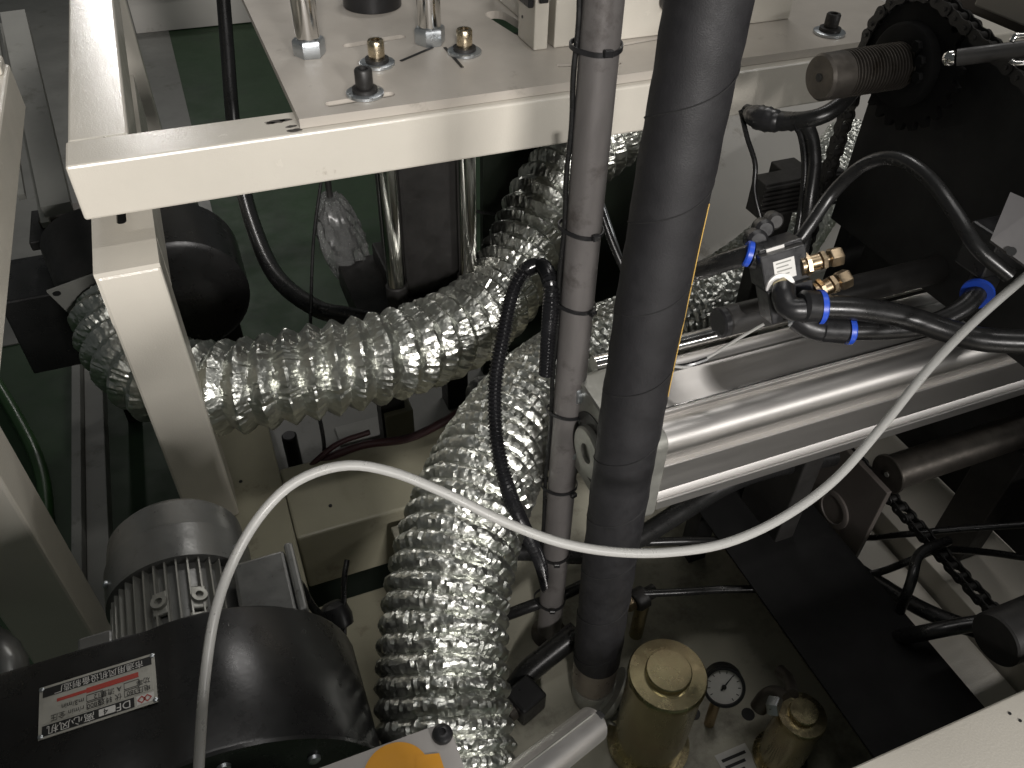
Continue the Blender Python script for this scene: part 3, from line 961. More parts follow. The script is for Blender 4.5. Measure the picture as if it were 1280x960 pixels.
lbls = {57: 'black cable tie around the grey pipe in front of the cream box',
        285: 'black cable tie around the grey pipe just below the beam',
        380: 'black cable tie around the grey pipe just above the conduit loop bend',
        513: 'black cable tie around the grey pipe beside the cylinder end cap',
        606: 'black cable tie around the grey pipe just under the cylinder end cap',
        690: 'black cable tie around the grey pipe where the conduit loop rejoins it',
        748: 'black cable tie around the grey pipe near its foot'}
cable_off = -rightv * (RP + 0.0022) + tocam * 0.002
for i, (py, lb) in enumerate(lbls.items()):
    c = pipe_at(py)
    t = thing('cable_tie', lb, 'cable tie', c, 'cable ties on the grey pipe')
    tilt = pdir + rightv * random.uniform(-.12, .12) + tocam * random.uniform(-.1, .1)
    tu, tv = frame_of(tilt)
    ring = []
    N = 40
    pts = [c + (rightv * math.cos(2 * math.pi * k / N) + tocam * math.sin(2 * math.pi * k / N)) * (RP + 0.0011)
           - (rightv * (0.006 * max(0, -math.cos(2 * math.pi * k / N)) ** 3)) + pdir * (0.0025 * math.sin(2 * math.pi * k / N + i)) for k in range(N)]
    rs = []
    for k, p in enumerate(pts):
        n_ = (p - c).normalized()
        rs.append([p + n_ * a + pdir * b_ for a, b_ in ((0, -.002), (.0013, -.002), (.0013, .002), (0, .002))])
    MB().rings(rs, loop=True).build('strap', PLASTIC, t)
    ang = math.radians(random.uniform(40, 85))
    hn = (rightv * math.cos(ang) + tocam * math.sin(ang))
    mt = Matrix.Translation(c + hn * (RP + 0.0046)) @ Matrix((pdir.cross(hn), pdir, hn)).transposed().to_4x4()
    MB().box((-0.004, -0.003, -0.0018), (0.004, 0.003, 0.003), 0.0008, 1, mt).build('tie_head', PLASTIC, t)
# thin cable strapped along the pipe
cpth = [pipe_at(y) + cable_off + rightv * 0.0008 * math.sin(y * .05) for y in range(-40, 700, 30)]
tag(MB().tube(spline(cpth, 0.01), 0.0026, 8).build('strapped_cable', CABLE), 'thin black cable strapped along the grey pipe', 'cable')
# corrugated conduit loop
c_top, c_bot = pipe_at(352) + cable_off * 1.25, pipe_at(720) - rightv * 0.028 + tocam * .01
pth = spline([pipe_at(470) - rightv * (RP + 0.010), pipe_at(420) - rightv * (RP + 0.010), pipe_at(360) - rightv * (RP + 0.011), onD(676, 332, .90), onD(655, 340, .89), onD(640, 368, .89), onD(629, 420, .89), onD(619, 480, .885),
              onD(621, 550, .885), onD(636, 615, .90), onD(656, 662, .95), onD(674, 700, 1.06), onD(684, 735, 1.12), onD(690, 765, 1.16)], 0.0011)
tag(MB().tube(pth, 0.008, 16, rfun=lambda i: 0.0078 + 0.0012 * math.sin(i * math.pi / 2)).build('corrugated_conduit', CONDUIT), 'black corrugated conduit looping from the grey pipe over the upright foil duct', 'conduit')

# ------------------------------------------------------------------ big rubber hose with ferrule
HT, HB = onD(898, -60, 0.545), onD(746, 822, 1.065)
hd = (HB - HT).normalized()
RH = 0.0305
hs = thing('rubber_hose', 'thick black wrapped rubber hose rising from the steel fitting', 'hose', HB)
hpath = [HT.lerp(HB, k / 60) + ((V((-0.009, 0.003, 0)) + ROT @ V((0, 0, 0.016))) * math.sin(math.pi * k / 60)) for k in range(61)]
MB().tube(hpath, RH, 48, rfun=lambda i: RH + 0.0004 * math.sin(i * 1.9) + 0.0003 * math.sin(i * .7)).build('hose_body', RUBBER, hs)
hu, hv = frame_of(hd)
L = (HB - HT).length
hp2 = []
turns = L / 0.088
NN = 900
for k in range(NN + 1):
    f = k / NN
    a = 2 * math.pi * turns * f
    i = min(59, int(f * 60))
    base = hpath[i].lerp(hpath[i + 1], f * 60 - i)
    hp2.append(base + (hu * math.cos(a) + hv * math.sin(a)) * (RH + 0.0001))
MB().tube(hp2, 0.0006, 6).build('wrap_seam', SEAM, hs)
tc2 = (CAM - HT.lerp(HB, .5)); tc2 = (tc2 - hd * tc2.dot(hd)).normalized()
rt2 = hd.cross(tc2)
if rt2.dot(ROT @ V((1, 0, 0))) < 0:
    rt2 = -rt2
sp_ = []
for k in range(30):
    f = 0.215 + 0.235 * k / 29
    a = math.radians(12 + 2 * math.sin(k * .3))
    i = int(f * 60)
    base = hpath[i].lerp(hpath[i + 1], f * 60 - i)
    sp_.append(base + (rt2 * math.cos(a) + tc2 * math.sin(a)) * (RH + 0.0004))
MB().tube(sp_, 0.00045, 6).build('yellow_stripe', YELLOW, hs)
fz = HB
ft = thing('hose_fitting', 'steel hose ferrule on a pale elbow clamped to the tank lid', 'fitting', (fz.x, fz.y, ZL))
MB().lathe(fz + hd * 0.0006, hd, [(0, RH * .9), (0.001, RH * .96), (0.05, RH * .94), (0.052, RH * .85), (0.06, RH * .8)], 40).build('ferrule', FERR, ft)
fe = fz + hd * 0.061
MB().tube(spline([fe, fe + hd * 0.02, fe + hd * 0.04 + V((0.012, -0.012, 0)), V((fe.x + 0.035, fe.y - 0.03, max(ZL + 0.02, fe.z - 0.05)))], 0.004), 0.026, 28).build('elbow', ALUC, ft)
for k in range(2):
    c_ = V((fe.x + 0.020 + 0.012 * k, fe.y - 0.018 - 0.011 * k, max(ZL + 0.028, fe.z - 0.036)))
    MB().lathe(c_, V((0.65, -0.6, -0.35)), [(0, 0.026), (0, 0.036), (0.007, 0.036), (0.007, 0.026)], 32).build('flange_ring', ALUC, ft)
MB().lathe((fe.x + .03, fe.y - .025, ZL + .0004), (0, 0, 1), [(0, .036), (.008, .036), (.01, .03), (max(0.02, fe.z - ZL - .05), .026)], 32).build('base_flange', ALUC, ft)
SHEETM = mat('dusty_black_sheet', (0.010, 0.010, 0.010), 0.7, var=0.3, vscale=10, dirt=(0.06, 0.06, 0.058), dscale=90, dlo=0.74, dhi=0.82, spec=0.12)
# ------------------------------------------------------------------ pneumatic cylinder (runs along +x)
S = 0.124
c0 = onD(717, 468, 0.90)
X0, YBK, ZTC = c0.x, c0.y, c0.z
YFR, ZBC = YBK - S, ZTC - S
cy = thing('pneumatic_cylinder', 'aluminium profile pneumatic cylinder lying under the valve block', 'cylinder', (X0, (YBK + YFR) / 2, ZBC))
def cyl_section(rr, inset, grow=0.0, n=10, trim=0):
    pts = []
    corners = [((YFR + rr, ZTC - rr), 225, 45), ((YBK - rr, ZTC - rr), 135, -45), ((YBK - rr, ZBC + rr), 45, -135), ((YFR + rr, ZBC + rr), -45, -225)]
    for (cyy, czz), a0, a1 in corners:
        for k in range(n + 1):
            a = math.radians((a0 - trim) + (a1 - a0 + 2 * trim) * k / n)
            pts.append((cyy + (rr + grow) * math.cos(a), czz + (rr + grow) * math.sin(a)))
    return pts
XE = onY(836, 556, YFR).x
XEND = 1.55
sec = cyl_section(0.0195, 0.006)
MB().rings([[V((XE, y, z)) for y, z in sec], [V((XEND, y, z)) for y, z in sec]]).build('profile_body', ALU, cy, smooth=32)
# raised flat lands and slots on the faces
MB().box((XE, YFR + 0.036, ZTC - 0.006), (XEND, YBK - 0.034, ZTC + 0.0005), 0.0012, 2).build('top_land', ALU, cy)
MB().box((XE, YFR + 0.0385, ZTC + 0.0002), (XEND, YFR + 0.041, ZTC + 0.0022), 0.0006, 1).build('sensor_rib', CHROME, cy)
MB().box((XE, YFR - 0.0005, ZBC + 0.041), (XEND, YFR + 0.008, ZTC - 0.042), 0.0012, 2).build('front_land', ALU, cy)
MB().box((XE, YFR - 0.0012, ZBC + 0.010), (XEND, YFR + 0.006, ZBC + 0.026), 0.002, 2).build('lower_rib', ALU, cy)
# end cap
sec2 = cyl_section(0.016, 0.004, 0.0025)
cap_ = MB()
cap_.rings([[V((X0 + d_, y, z)) for y, z in cyl_section(0.012, 0.004, g_, 10, 45)] for d_, g_ in ((0, 0.0005), (0.002, 0.0025), (XE - X0 - 0.003, 0.0025), (XE - X0 - 0.001, 0.0015))])
cap_o = cap_.build('end_cap', ALUC, cy, smooth=32)
ycm, zcm = (YFR + YBK) / 2, (ZTC + ZBC) / 2
MB().lathe((X0 - 0.0002, ycm, zcm), (-1, 0, 0), [(0, 0.031), (0.007, 0.031), (0.009, 0.029), (0.009, 0.012), (0.004, 0.012)], 44).build('centre_boss', ALUC, cy)
MB().lathe((X0 - 0.0002, ycm, zcm), (-1, 0, 0), [(0, 0.046), (0.0008, 0.046), (0.0009, 0.0315)], 44).build('recess_ring', BLACKM, cy)
for yy in (YFR + 0.016, YBK - 0.016):
    for zz in (ZBC + 0.016, ZTC - 0.016):
        q = MB().lathe((X0 - 0.0002, yy, zz), (-1, 0, 0), [(0, 0.0105), (0.004, 0.0105), (0.005, 0.0095), (0.005, 0.0055), (0.001, 0.0055)], 26).build('tie_bolt', ZINC, cy)
        MB().cyl((X0 - 0.0013, yy, zz), (X0 - 0.002, yy, zz), 0.0052, 12).build('hex_socket', INK, q)
# piston rod side clamp bar and the bright tie rod behind
MB().cyl((XE - 0.02, YBK + 0.012, ZTC - 0.005), (XEND, YBK + 0.012, ZTC - 0.005), 0.010, 24).build('tie_rod', CHROME, cy)
for xx in (X0 + 0.28, 1.42):
    MB().box((xx, YFR + 0.02, 0.36), (xx + 0.03, YBK - 0.02, ZBC + 0.002), 0.002).build('mount_foot', BLACKM, cy)
tag(MB().tube(pxpath([(842, 458, .86), (862, 458, .86), (890, 444, .86), (920, 425, .85), (955, 405, .84)], .004), 0.0016, 8).build('thin_tube', TUBE), 'thin clear tube lying on the cylinder top beside the hose', 'tube')
tag(MB().tube(pxpath([(820, 462, .88), (845, 459, .865), (866, 455, .86), (884, 449, .86)], .004), 0.0028, 8).build('sensor_lead', CABLE), 'short black sensor lead on the cylinder top beside the hose', 'cable')

# ------------------------------------------------------------------ valve block with fittings
CR, CU, CN = ROT @ V((1, 0, 0)), ROT @ V((0, 1, 0)), ROT @ V((0, 0, 1))
DV = 0.80
K = DV / FPX
vb = thing('valve_block', 'black pneumatic valve block with brass fittings and blue collars', 'valve', onD(972, 350, DV))
ro = math.radians(17)
ex = CR * math.cos(ro) + CU * math.sin(ro)
ey = CN.cross(ex).normalized()
ti = math.radians(-24)
ey2 = (ey * math.cos(ti) - CN * math.sin(ti)).normalized()
en = ex.cross(ey2).normalized()
def vbox(px, py, wpx, hpx, dpx, m, name, D=DV, bevel=0.0015, parent=vb):
    c = onD(px, py, D)
    mt = Matrix.Translation(c) @ Matrix((ex, ey2, en)).transposed().to_4x4()
    return MB().box((-wpx * K / 2, -hpx * K / 2, -dpx * K / 2), (wpx * K / 2, hpx * K / 2, dpx * K / 2), bevel, 2, mt).build(name, m, parent)
body = vbox(972, 330, 58, 46, 46, PLASTIC, 'valve_body')
vbox(982, 372, 58, 44, 40, PLASTIC, 'manifold', D=DV + 0.004)
vbox(968, 306, 56, 10, 40, PLASTIC, 'valve_cover', D=DV + 0.001)
c = onD(971, 330, DV) + en * (23.4 * K)
mt = Matrix.Translation(c) @ Matrix((ex, ey2, en)).transposed().to_4x4()
lb = MB().box((-0.0105, -0.010, -0.0002), (0.0105, 0.010, 0.0003), 0, 2, mt).build('label', WHITE, vb)
for k in range(4):
    MB().box((-0.008, 0.0065 - k * .004, 0.0004), (0.007 - 0.003 * (k % 2), 0.0078 - k * .004, 0.0006), 0, 2, mt).build('print_line', GREYP, lb, smooth=0)
mt2 = Matrix.Translation(onD(962, 308, DV) + en * (21 * K)) @ Matrix((ex, ey2, en)).transposed().to_4x4()
MB().box((-0.010, -0.003, -0.0002), (0.008, 0.004, 0.0003), 0, 2, mt2).build('label', WHITE, vb)
def along(px0, py0, px1, py1, D0, D1=None):
    a = onD(px0, py0, D0)
    b_ = onD(px1, py1, D1 or D0)
    return a, (b_ - a)
# brass flow controls
for (x0, y0, x1, y1, D, lab) in ((1000, 333, 1052, 319, DV - .012, ''), (1018, 366, 1060, 347, DV - .008, '')):
    a, dv = along(x0, y0, x1, y1, D)
    L = dv.length
    n_ = dv.normalized()
    q = MB().lathe(a, n_, [(0, 0.0095), (0.003, 0.0095), (0.0032, 0.008), (L * .45, 0.008), (L * .46, 0.0035), (L * .7, 0.0035)], 24).build('flow_control', BRASS, vb)
    MB().hexa(a + n_ * 0.0042, n_, 0.005, 0.020).build('hex_collar', BRASS, q)
    MB().hexa(a + n_ * (L * .48), n_, 0.005, 0.017, 0.3).build('lock_nut', BRASS, q)
    MB().hexa(a + n_ * (L * .70), n_, 0.012, 0.017, 0.5).build('adjuster_knob', BRASS, q)
# white taped port with brass elbow
a = onD(976, 360, DV - 0.012)
q = MB().lathe(a - en * .006, en, [(0, 0.0145), (0.006, 0.0145), (0.006, 0.0085)], 32).build('taped_port', TEFLON, vb)
MB().hexa(a + en * 0.0005, en, 0.007, 0.019, 0.4).build('hex_nut', YZINC, vb)
MB().tube(spline([a + en * .007, onD(980, 372, DV - .026), onD(986, 384, DV - .031), onD(1000, 387, DV - .034), onD(1022, 384, DV - .032)], .003), 0.0112, 22).build('elbow_fitting', PLASTIC, vb)
def collar(px, py, px2, py2, D, r=0.0125):
    a, dv = along(px, py, px2, py2, D)
    n_ = dv.normalized()
    return MB().lathe(a, n_, [(0, r * .82), (0.0, r), (0.0045, r), (0.006, r * .9), (0.006, r * .55)], 32).build('release_collar', BLUE, vb)
collar(1022, 384, 1034, 384, DV - .030, 0.0165)
MB().lathe(onD(1000, 383, DV - .034), onD(1022, 384, DV - .030) - onD(1000, 383, DV - .034), [(0, .012), (.003, .0155), (.0168, .0155)], 30).build('socket', PLASTIC, vb)
# second fitting
MB().hexa(onD(990, 396, DV - .02), onD(1010, 405, DV - .02) - onD(990, 396, DV - .02), 0.010, 0.016).build('hex_nut', ZINC, vb)
MB().tube(spline([onD(996, 398, DV - .02), onD(1008, 406, DV - .022), onD(1022, 411, DV - .022), onD(1042, 412, DV - .020)], .003), 0.0115, 22).build('elbow_fitting', PLASTIC, vb)
MB().lathe(onD(1022, 411, DV - .022), onD(1058, 413, DV - .018) - onD(1022, 411, DV - .022), [(0, .010), (.003, .0128), (.026, .0132), (.0275, .012)], 30).build('socket', PLASTIC, vb)
collar(1058, 413, 1070, 413, DV - .018, 0.0138)
# left push fitting
MB().lathe(onD(952, 322, DV), onD(934, 318, DV) - onD(952, 322, DV), [(0, .010), (.002, .0125), (.010, .0125)], 26).build('socket', PLASTIC, vb)
collar(938, 318, 926, 315, DV, 0.0128)
for k, (px, py, r_) in enumerate(((946, 300, .011), (955, 286, .010), (968, 276, .009))):
    p = onD(px, py, DV + .01 + .006 * k)
    MB().lathe(p - en * .012, en, [(0, r_ * .8), (.003, r_), (.014, r_), (.017, r_ * .7)], 20).build('knob', PLASTIC if k < 2 else BLACKM, vb)
vp = onD(985, 372, DV + .02)
# black mounting bar under the valve
mbp = onD(905, 402, .90)
mb_ = thing('round_bar', 'dark round bar behind the cylinder below the valve block', 'bar', mbp)
MB().cyl(mbp, mbp + V((0.5, 0, 0)), 0.017, 28, 0.002).build('bar', BLACKM, mb_)
MB().lathe(mbp + V((-0.0004, 0, 0)), (-1, 0, 0), [(0, .0172), (.006, .0172), (.008, .015), (.008, .005)], 28).build('bar_end', PLASTIC, mb_)

MB().cyl(vp, (vp.x, mbp.y, mbp.z + .012), .007, 14).build('mount_bracket', BLACKM, vb)
# tubing from the valve
def cable(name, pts, r, label, m=CABLE, cat='tube', step=.008, seg=14):
    return tag(MB().tube(pxpath(pts, step), r, seg).build(name, m), label, cat)
cable('air_tube', [(1026, 384, DV - .030), (1070, 386, DV - .03), (1130, 396, .775), (1180, 412, .77), (1225, 424, .76), (1300, 428, .75)], 0.0115, 'thick black air tube running right from the upper blue collar')
cable('air_tube', [(1064, 413, DV - .017), (1110, 412, .785), (1160, 406, .79), (1200, 388, .80), (1222, 366, .81)], 0.0100, 'black air tube curving from the lower blue collar to another blue collar')
a = onD(1222, 366, .81)
pr = thing('push_fitting', 'black push fitting with a blue collar at the tube end', 'fitting', a)
n_ = (onD(1224, 352, .82) - onD(1214, 372, .80)).normalized()
MB().lathe(a - n_ * .004, n_, [(0, .0105), (0, .0155), (.005, .0155), (.006, .0125)], 30).build('release_collar', BLUE, pr)
MB().lathe(a + n_ * .0022, n_, [(0, .013), (.03, .0135), (.032, .01)], 26).build('socket', PLASTIC, pr)
MB().box(a + V((.0, .004, .012)), a + V((.09, .04, .06)), .003).build('port_block', PLASTIC, pr)
cable('air_tube', [(938, 318, DV), (905, 328, .82), (870, 340, .86), (835, 352, .92)], 0.0100, 'black air tube running behind the rubber hose from the left blue collar')
cable('arched_cable', [(968, 352, .86), (985, 322, .85), (1010, 285, .84), (1042, 240, .83), (1080, 206, .80), (1120, 198, .77), (1160, 222, .74), (1195, 268, .72), (1222, 310, .71), (1262, 345, .71)], 0.0068, 'black cable arching over in front of the black plate', cat='cable')
cable('bundled_cable', [(1090, 60, 1.0), (1068, 108, .96), (1040, 138, .95), (1005, 150, .96), (965, 148, 1.0), (932, 140, 1.03)], 0.010, 'thick taped black cable bundle hanging under the beam end', cat='cable')
cable('bundled_cable', [(990, 148, .97), (1010, 160, .965), (1018, 200, .97), (1012, 250, .98), (1005, 300, 1.0), (996, 350, 1.02)], 0.0085, 'black cable dropping from the taped bundle beside the chain', cat='cable')
cable('bundled_cable', [(984, 148, .975), (1000, 165, .97), (1006, 205, .975), (1003, 250, .985), (995, 300, 1.0)], 0.0042, 'slim black cable dropping alongside the thicker one by the chain', cat='cable')
cable('thin_cable', [(926, 138, 1.03), (934, 172, 1.03), (944, 205, 1.03), (943, 240, 1.04), (952, 278, 1.05), (958, 310, 1.05)], 0.0032, 'thin dark cable dangling in front of the pale cabinet', cat='cable')
tw = thing('taped_joint', 'taped bulge of the cable bundle under the beam', 'tape', onD(960, 150, 1.0))
MB().tube(pxpath([(936, 141, 1.02), (950, 147, 1.0), (975, 152, .985), (1000, 152, .965)], .004), .013, 14, rfun=lambda i: .0085 + .0065 * math.sin(min(1, i / 14) * math.pi * .9) + .0008 * math.sin(i * 2.3)).build('tape_wrap', PLASTIC, tw)
# grooved black block
gb = thing('grooved_block', 'black finned block in front of the pale cabinet', 'block', onD(985, 243, 1.12))
p = onD(976, 245, 1.12)
MB().box((p.x - .03, p.y, p.z - .03), (p.x + .10, p.y + .03, p.z + .022), .001).build('block_body', BLACKM, gb)
for k in range(7):
    MB().box((p.x - .031, p.y - .005, p.z - .028 + k * .0072), (p.x + .10, p.y - .0002, p.z - .0245 + k * .0072)).build('fin', BLACKM, gb, smooth=0)
MB().box((p.x + .02, p.y + .031, .0), (p.x + .06, p.y + .06, p.z + .02), .002).build('stand', BLACKM, gb)

# ------------------------------------------------------------------ threaded rod, sprocket, chains and black side plate
tr0 = onD(1024, 97, .88)
TX1 = 0.80
tr = thing('threaded_rod', 'thick oily threaded rod end sticking out of the black sprocket', 'rod', tr0)
RT = 0.0252
MB().lathe(tr0 - V((0, 0, 0)), (1, 0, 0), [(0, .006), (0, RT - .003), (.003, RT - .0005), (.030, RT - .0005)], 44).build('plain_end', RUST, tr)
MB().cyl(tr0 + V((.0302, 0, 0)), tr0 + V((.125, 0, 0)), RT - .0030, 40).build('thread_core', BLACKM, tr)
b = MB()
for k in range(22):
    x = .0302 + k * .0042
    b.lathe(tr0, (1, 0, 0), [(x, RT - .0029), (x + .0007, RT), (x + .0018, RT), (x + .0025, RT - .0029)], 40)
b.build('thread', RUST, tr)
MB().cyl(tr0 - V((.0004, 0, 0)), tr0 - V((.0010, 0, 0)), .0045, 14).build('centre_hole', INK, tr)
XP = 0.795
sc_c = V((XP - .035, tr0.y, tr0.z))
spk = thing('sprocket', 'black toothed sprocket on the threaded rod', 'sprocket', sc_c)
NT, RS = 24, 0.068
pts = []
for k in range(NT * 4):
    a = 2 * math.pi * k / (NT * 4)
    r_ = RS + (0.0045 if k % 4 in (0, 1) else -0.0045)
    pts.append(V((sc_c.x, sc_c.y + r_ * math.cos(a), sc_c.z + r_ * math.sin(a))))
MB().prism(pts, (0.008, 0, 0)).build('toothed_wheel', SHEETM, spk)
MB().lathe(sc_c - V((.0003, 0, 0)), (-1, 0, 0), [(0, .045), (.012, .045), (.014, .042), (.014, .026)], 36).build('hub', SHEETM, spk)
for k in range(3):
    a = math.radians(15 + 28 * k)
    MB().hexa(sc_c + V((-.0146, .034 * math.cos(a + 1.9), .034 * math.sin(a + 1.9))), (-1, 0, 0), .006, .011).build('hub_bolt', SHEETM, spk)

def link_meshes(pitch):
    def eight(h, t):
        m = MB()
        n = 8
        pts = []
        for k in range(n + 1):
            a = -math.pi / 2 + math.pi * k / n
            pts.append(V((pitch / 2 + h * math.cos(a), h * math.sin(a), 0)))
        pts.append(V((0, h * .72, 0)))
        for k in range(n + 1):
            a = math.pi / 2 + math.pi * k / n
            pts.append(V((-pitch / 2 + h * math.cos(a), h * math.sin(a), 0)))
        pts.append(V((0, -h * .72, 0)))
        return pts
    h = pitch * .42
    outer, inner = MB(), MB()
    for z in (-.0085, .0068):
        outer.prism([p + V((0, 0, z)) for p in eight(h, 0)], (0, 0, .0017))
    for x in (-pitch / 2, pitch / 2):
        outer.lathe((x, 0, -.0105), (0, 0, 1), [(0, .0022), (.021, .0022)], 10)
        inner.lathe((x, 0, -.0045), (0, 0, 1), [(0, pitch * .3), (.009, pitch * .3)], 12)
    for z in (-.0064, .0047):
        inner.prism([p + V((0, 0, z)) for p in eight(h, 0)], (0, 0, .0017))
    return outer, inner
PITCH = 0.0165
lo_, li_ = link_meshes(PITCH)
LO = lo_.build('outer_link', BLACKM)
LI = li_.build('inner_link', BLACKM)
MEO, MEI = LO.data, LI.data
bpy.data.objects.remove(LO)
bpy.data.objects.remove(LI)
def chain(label, path, axis):
    """path: polyline; axis: pin direction"""
    sm = spline(path, PITCH)
    t = thing('roller_chain', label, 'chain', sm[0], 'roller chains')
    ax = V(axis).normalized()
    for i in range(len(sm) - 2):
        a, b_ = sm[i], sm[i + 1]
        d_ = (b_ - a).normalized()
        y_ = ax.cross(d_).normalized()
        o = bpy.data.objects.new('outer_link' if i % 2 else 'inner_link', MEO if i % 2 else MEI)
        COL.objects.link(o)
        o.parent = t
        o.matrix_parent_inverse = t.matrix_world.inverted()
        o.matrix_world = Matrix.Translation((a + b_) / 2) @ Matrix((d_, y_, ax)).transposed().to_4x4()
    return t
xc_ = sc_c.x + .004
R2 = RS + .003
arc = [V((xc_, sc_c.y + R2, sc_c.z - .42)), V((xc_, sc_c.y + R2, sc_c.z - .28)), V((xc_, sc_c.y + R2, sc_c.z - .14))]
for k in range(9):
    a = math.radians(0 + k * 13)
    arc.append(V((xc_, sc_c.y + R2 * math.cos(a), sc_c.z + R2 * math.sin(a))))
for k in range(1, 4):
    arc.append(arc[11] + V((0, -.966, -.26)) * (.12 * k))
chain('black roller chain passing over the sprocket and hanging behind the cables', arc, (1, 0, 0))
l0 = onX(1058, 560, .775)
zc_ = onX(1265, 790, l0.x)
chain('black roller chain running past the lower shaft end', [l0, l0.lerp(zc_, .33), l0.lerp(zc_, .66), zc_, zc_ + (zc_ - l0) * .3], (1, 0, 0))

e0 = onX(1078, 150, XP)
ztop = onX(1120, 2, XP).z
bp = thing('side_plate', 'large black side plate behind the sprocket and arched cable', 'plate', (XP, .5, .7))
MB().box((XP, .36, ZTC + .012), (XP + .012, e0.y, ztop), .001).build('plate', BLACKS, bp)
MB().box((XP + .0125, e0.y - .03, .30), (XP + .05, e0.y - .01, ztop - .02), .001).build('stiffener', BLACKS, bp)
BROWN = mat('brown_grey_paint', (0.115, 0.10, 0.09), 0.5, var=0.1, vscale=6, dirt=(.06, .055, .05), dscale=10)
hb = thing('head_box', 'brown grey machine head box above the black side plate', 'machine head', (XP + .2, .5, ztop))
MB().box((XP + .05, .3, ztop + .0005), (XP + .11, e0.y + .05, ztop + .08), .004).build('box_body', BROWN, hb)
MB().box((.60, -.75, 1.16), (.92, -.205, 2.0), .004).build('shade_block', BROWN, hb)  # unseen block added to keep lamp light off the right side
hp_ = onX(1236, 0, XP + .05)
MB().box((XP + .03, .32, hp_.z - .004), (XP + .0495, hp_.y, hp_.z + .10), .002).build('cover_strip', PLATE, hb)

lv = thing('spring_lever', 'black rod with bright ball end in front of the black plate', 'lever', onD(1192, 72, .74))
a, b_ = onD(1196, 72, .74), onD(1330, 55, .70)
MB().cyl(a, b_, .0075, 18).build('rod', BLACKM, lv)
MB().lathe(a, (a - b_), [(0, .004), (.002, .0065), (.006, .0072), (.010, .0055), (.012, .002)], 20).build('ball_end', CHROME, lv)
for k, (y1, y2) in enumerate(((52, 44), (76, 78))):
    MB().tube(pxpath([(1264, y1, .70), (1270, (y1 + y2) / 2 - (3 if k == 0 else -2), .698), (1285, y2, .695)], .002), .0025, 10).build('hook', CHROME, lv)
rbk = thing('bracket_plate', 'small grey bracket plate with a drilled hole beside the black plate', 'bracket', onD(1265, 280, .70))
qd = [onD(1263, 240, .70), onD(1300, 256, .69), onD(1300, 345, .69), onD(1238, 300, .70)]
nn = (qd[1] - qd[0]).cross(qd[3] - qd[0]).normalized()
if nn.dot(CN) < 0:
    nn = -nn
MB().prism(qd, -nn * .006).build('plate', mat('dull_grey_plate', (.13, .125, .125), .5, var=.1, vscale=20), rbk)
hc = onD(1262, 318, .70)
hc = hc - nn * (hc - qd[0]).dot(nn)
MB().cyl(hc - nn * .0002, hc + nn * .0006, .004, 16).build('bolt_hole', INK, rbk)
rbk.children[0]['label'] = 'grey painted plate with worn edge'

# lower shaft with washer end
sh0 = onX(1112, 592, .735)
sh = thing('lower_shaft', 'dark steel shaft with flat drilled end above the lower chain', 'shaft', sh0)
MB().cyl(sh0, sh0 + V((.31, 0, 0)), .0235, 32, .001).build('shaft', RUST, sh)
MB().lathe(sh0 - V((.0004, 0, 0)), (-1, 0, 0), [(0, .0268), (.003, .0268), (.004, .0258), (.004, .005)], 36).build('end_washer', RUST, sh)
MB().cyl(sh0 - V((.0045, 0, 0)), sh0 - V((.0055, 0, 0)), .0035, 12).build('centre_hole', ALUC, sh)
MB().box((sh0.x + .22, sh0.y - .03, .3005), (sh0.x + .26, sh0.y + .03, sh0.z - .0225), .002).build('bearing_post', BLACKM, sh)

# lower black guard and cream base behind it
gq0, gq1 = onX(1152, 625, 1.05), onX(1275, 770, 1.05)
lg = thing('lower_guard', 'black guard sheet hanging behind the lower chain', 'guard', (.9, .4, .34))
MB().box((1.05, -.1, max(.305, (gq0.z + gq1.z) / 2)), (1.054, .95, .695), .0005).build('guard_sheet', BLACKS, lg)
MB().box((1.0545, -.08, .3005), (1.08, -.05, .695), .0005).build('guard_leg', BLACKS, lg)
MB().box((1.0545, .80, .3005), (1.08, .83, .695), .0005).build('guard_leg', BLACKS, lg)
cb = thing('base_box', 'cream machine base box under the lower chain', 'base', (.9, .4, 0))
MB().box((.640, -.15, .0), (1.55, .845, .30), .004).build('base_body', CREAM, cb)
MB().prism([(.70, .0, .3005), (.84, .0, .3005), (.84, .0, .335)], (0, .62, 0)).build('sloped_chute', CREAM, cb, smooth=0)
MB().box((.845, .02, .3005), (.875, .62, .375), .002).build('side_flange', CREAM, cb)
bk = thing('boss_bracket', 'brown grey bracket plate with a round boss under the cylinder', 'bracket', onD(1040, 632, 1.0))
bc = onX(1046, 635, .715)
MB().box((bc.x - .004, bc.y - .06, .3005), (bc.x + .004, bc.y + .24, bc.z + .10), .001).build('plate', BROWN, bk)
MB().lathe(bc - V((.0045, 0, 0)), (-1, 0, 0), [(0, .029), (.003, .029), (.004, .027), (.004, .022), (.0025, .021), (.0025, .005)], 36).build('boss', BROWN, bk)
rl = thing('black_roller', 'black roller end at the lower right above the cream beam', 'roller', onD(1250, 810, .86))
ra = onD(1243, 800, .88)
MB().cyl(ra, ra + V((.4, 0, 0)), .030, 36, .002).build('roller', BLACKM, rl)
MB().box((ra.x + .2, ra.y - .02, .3005), (ra.x + .23, ra.y + .02, ra.z - .028), .001).build('bearing', BLACKM, rl)

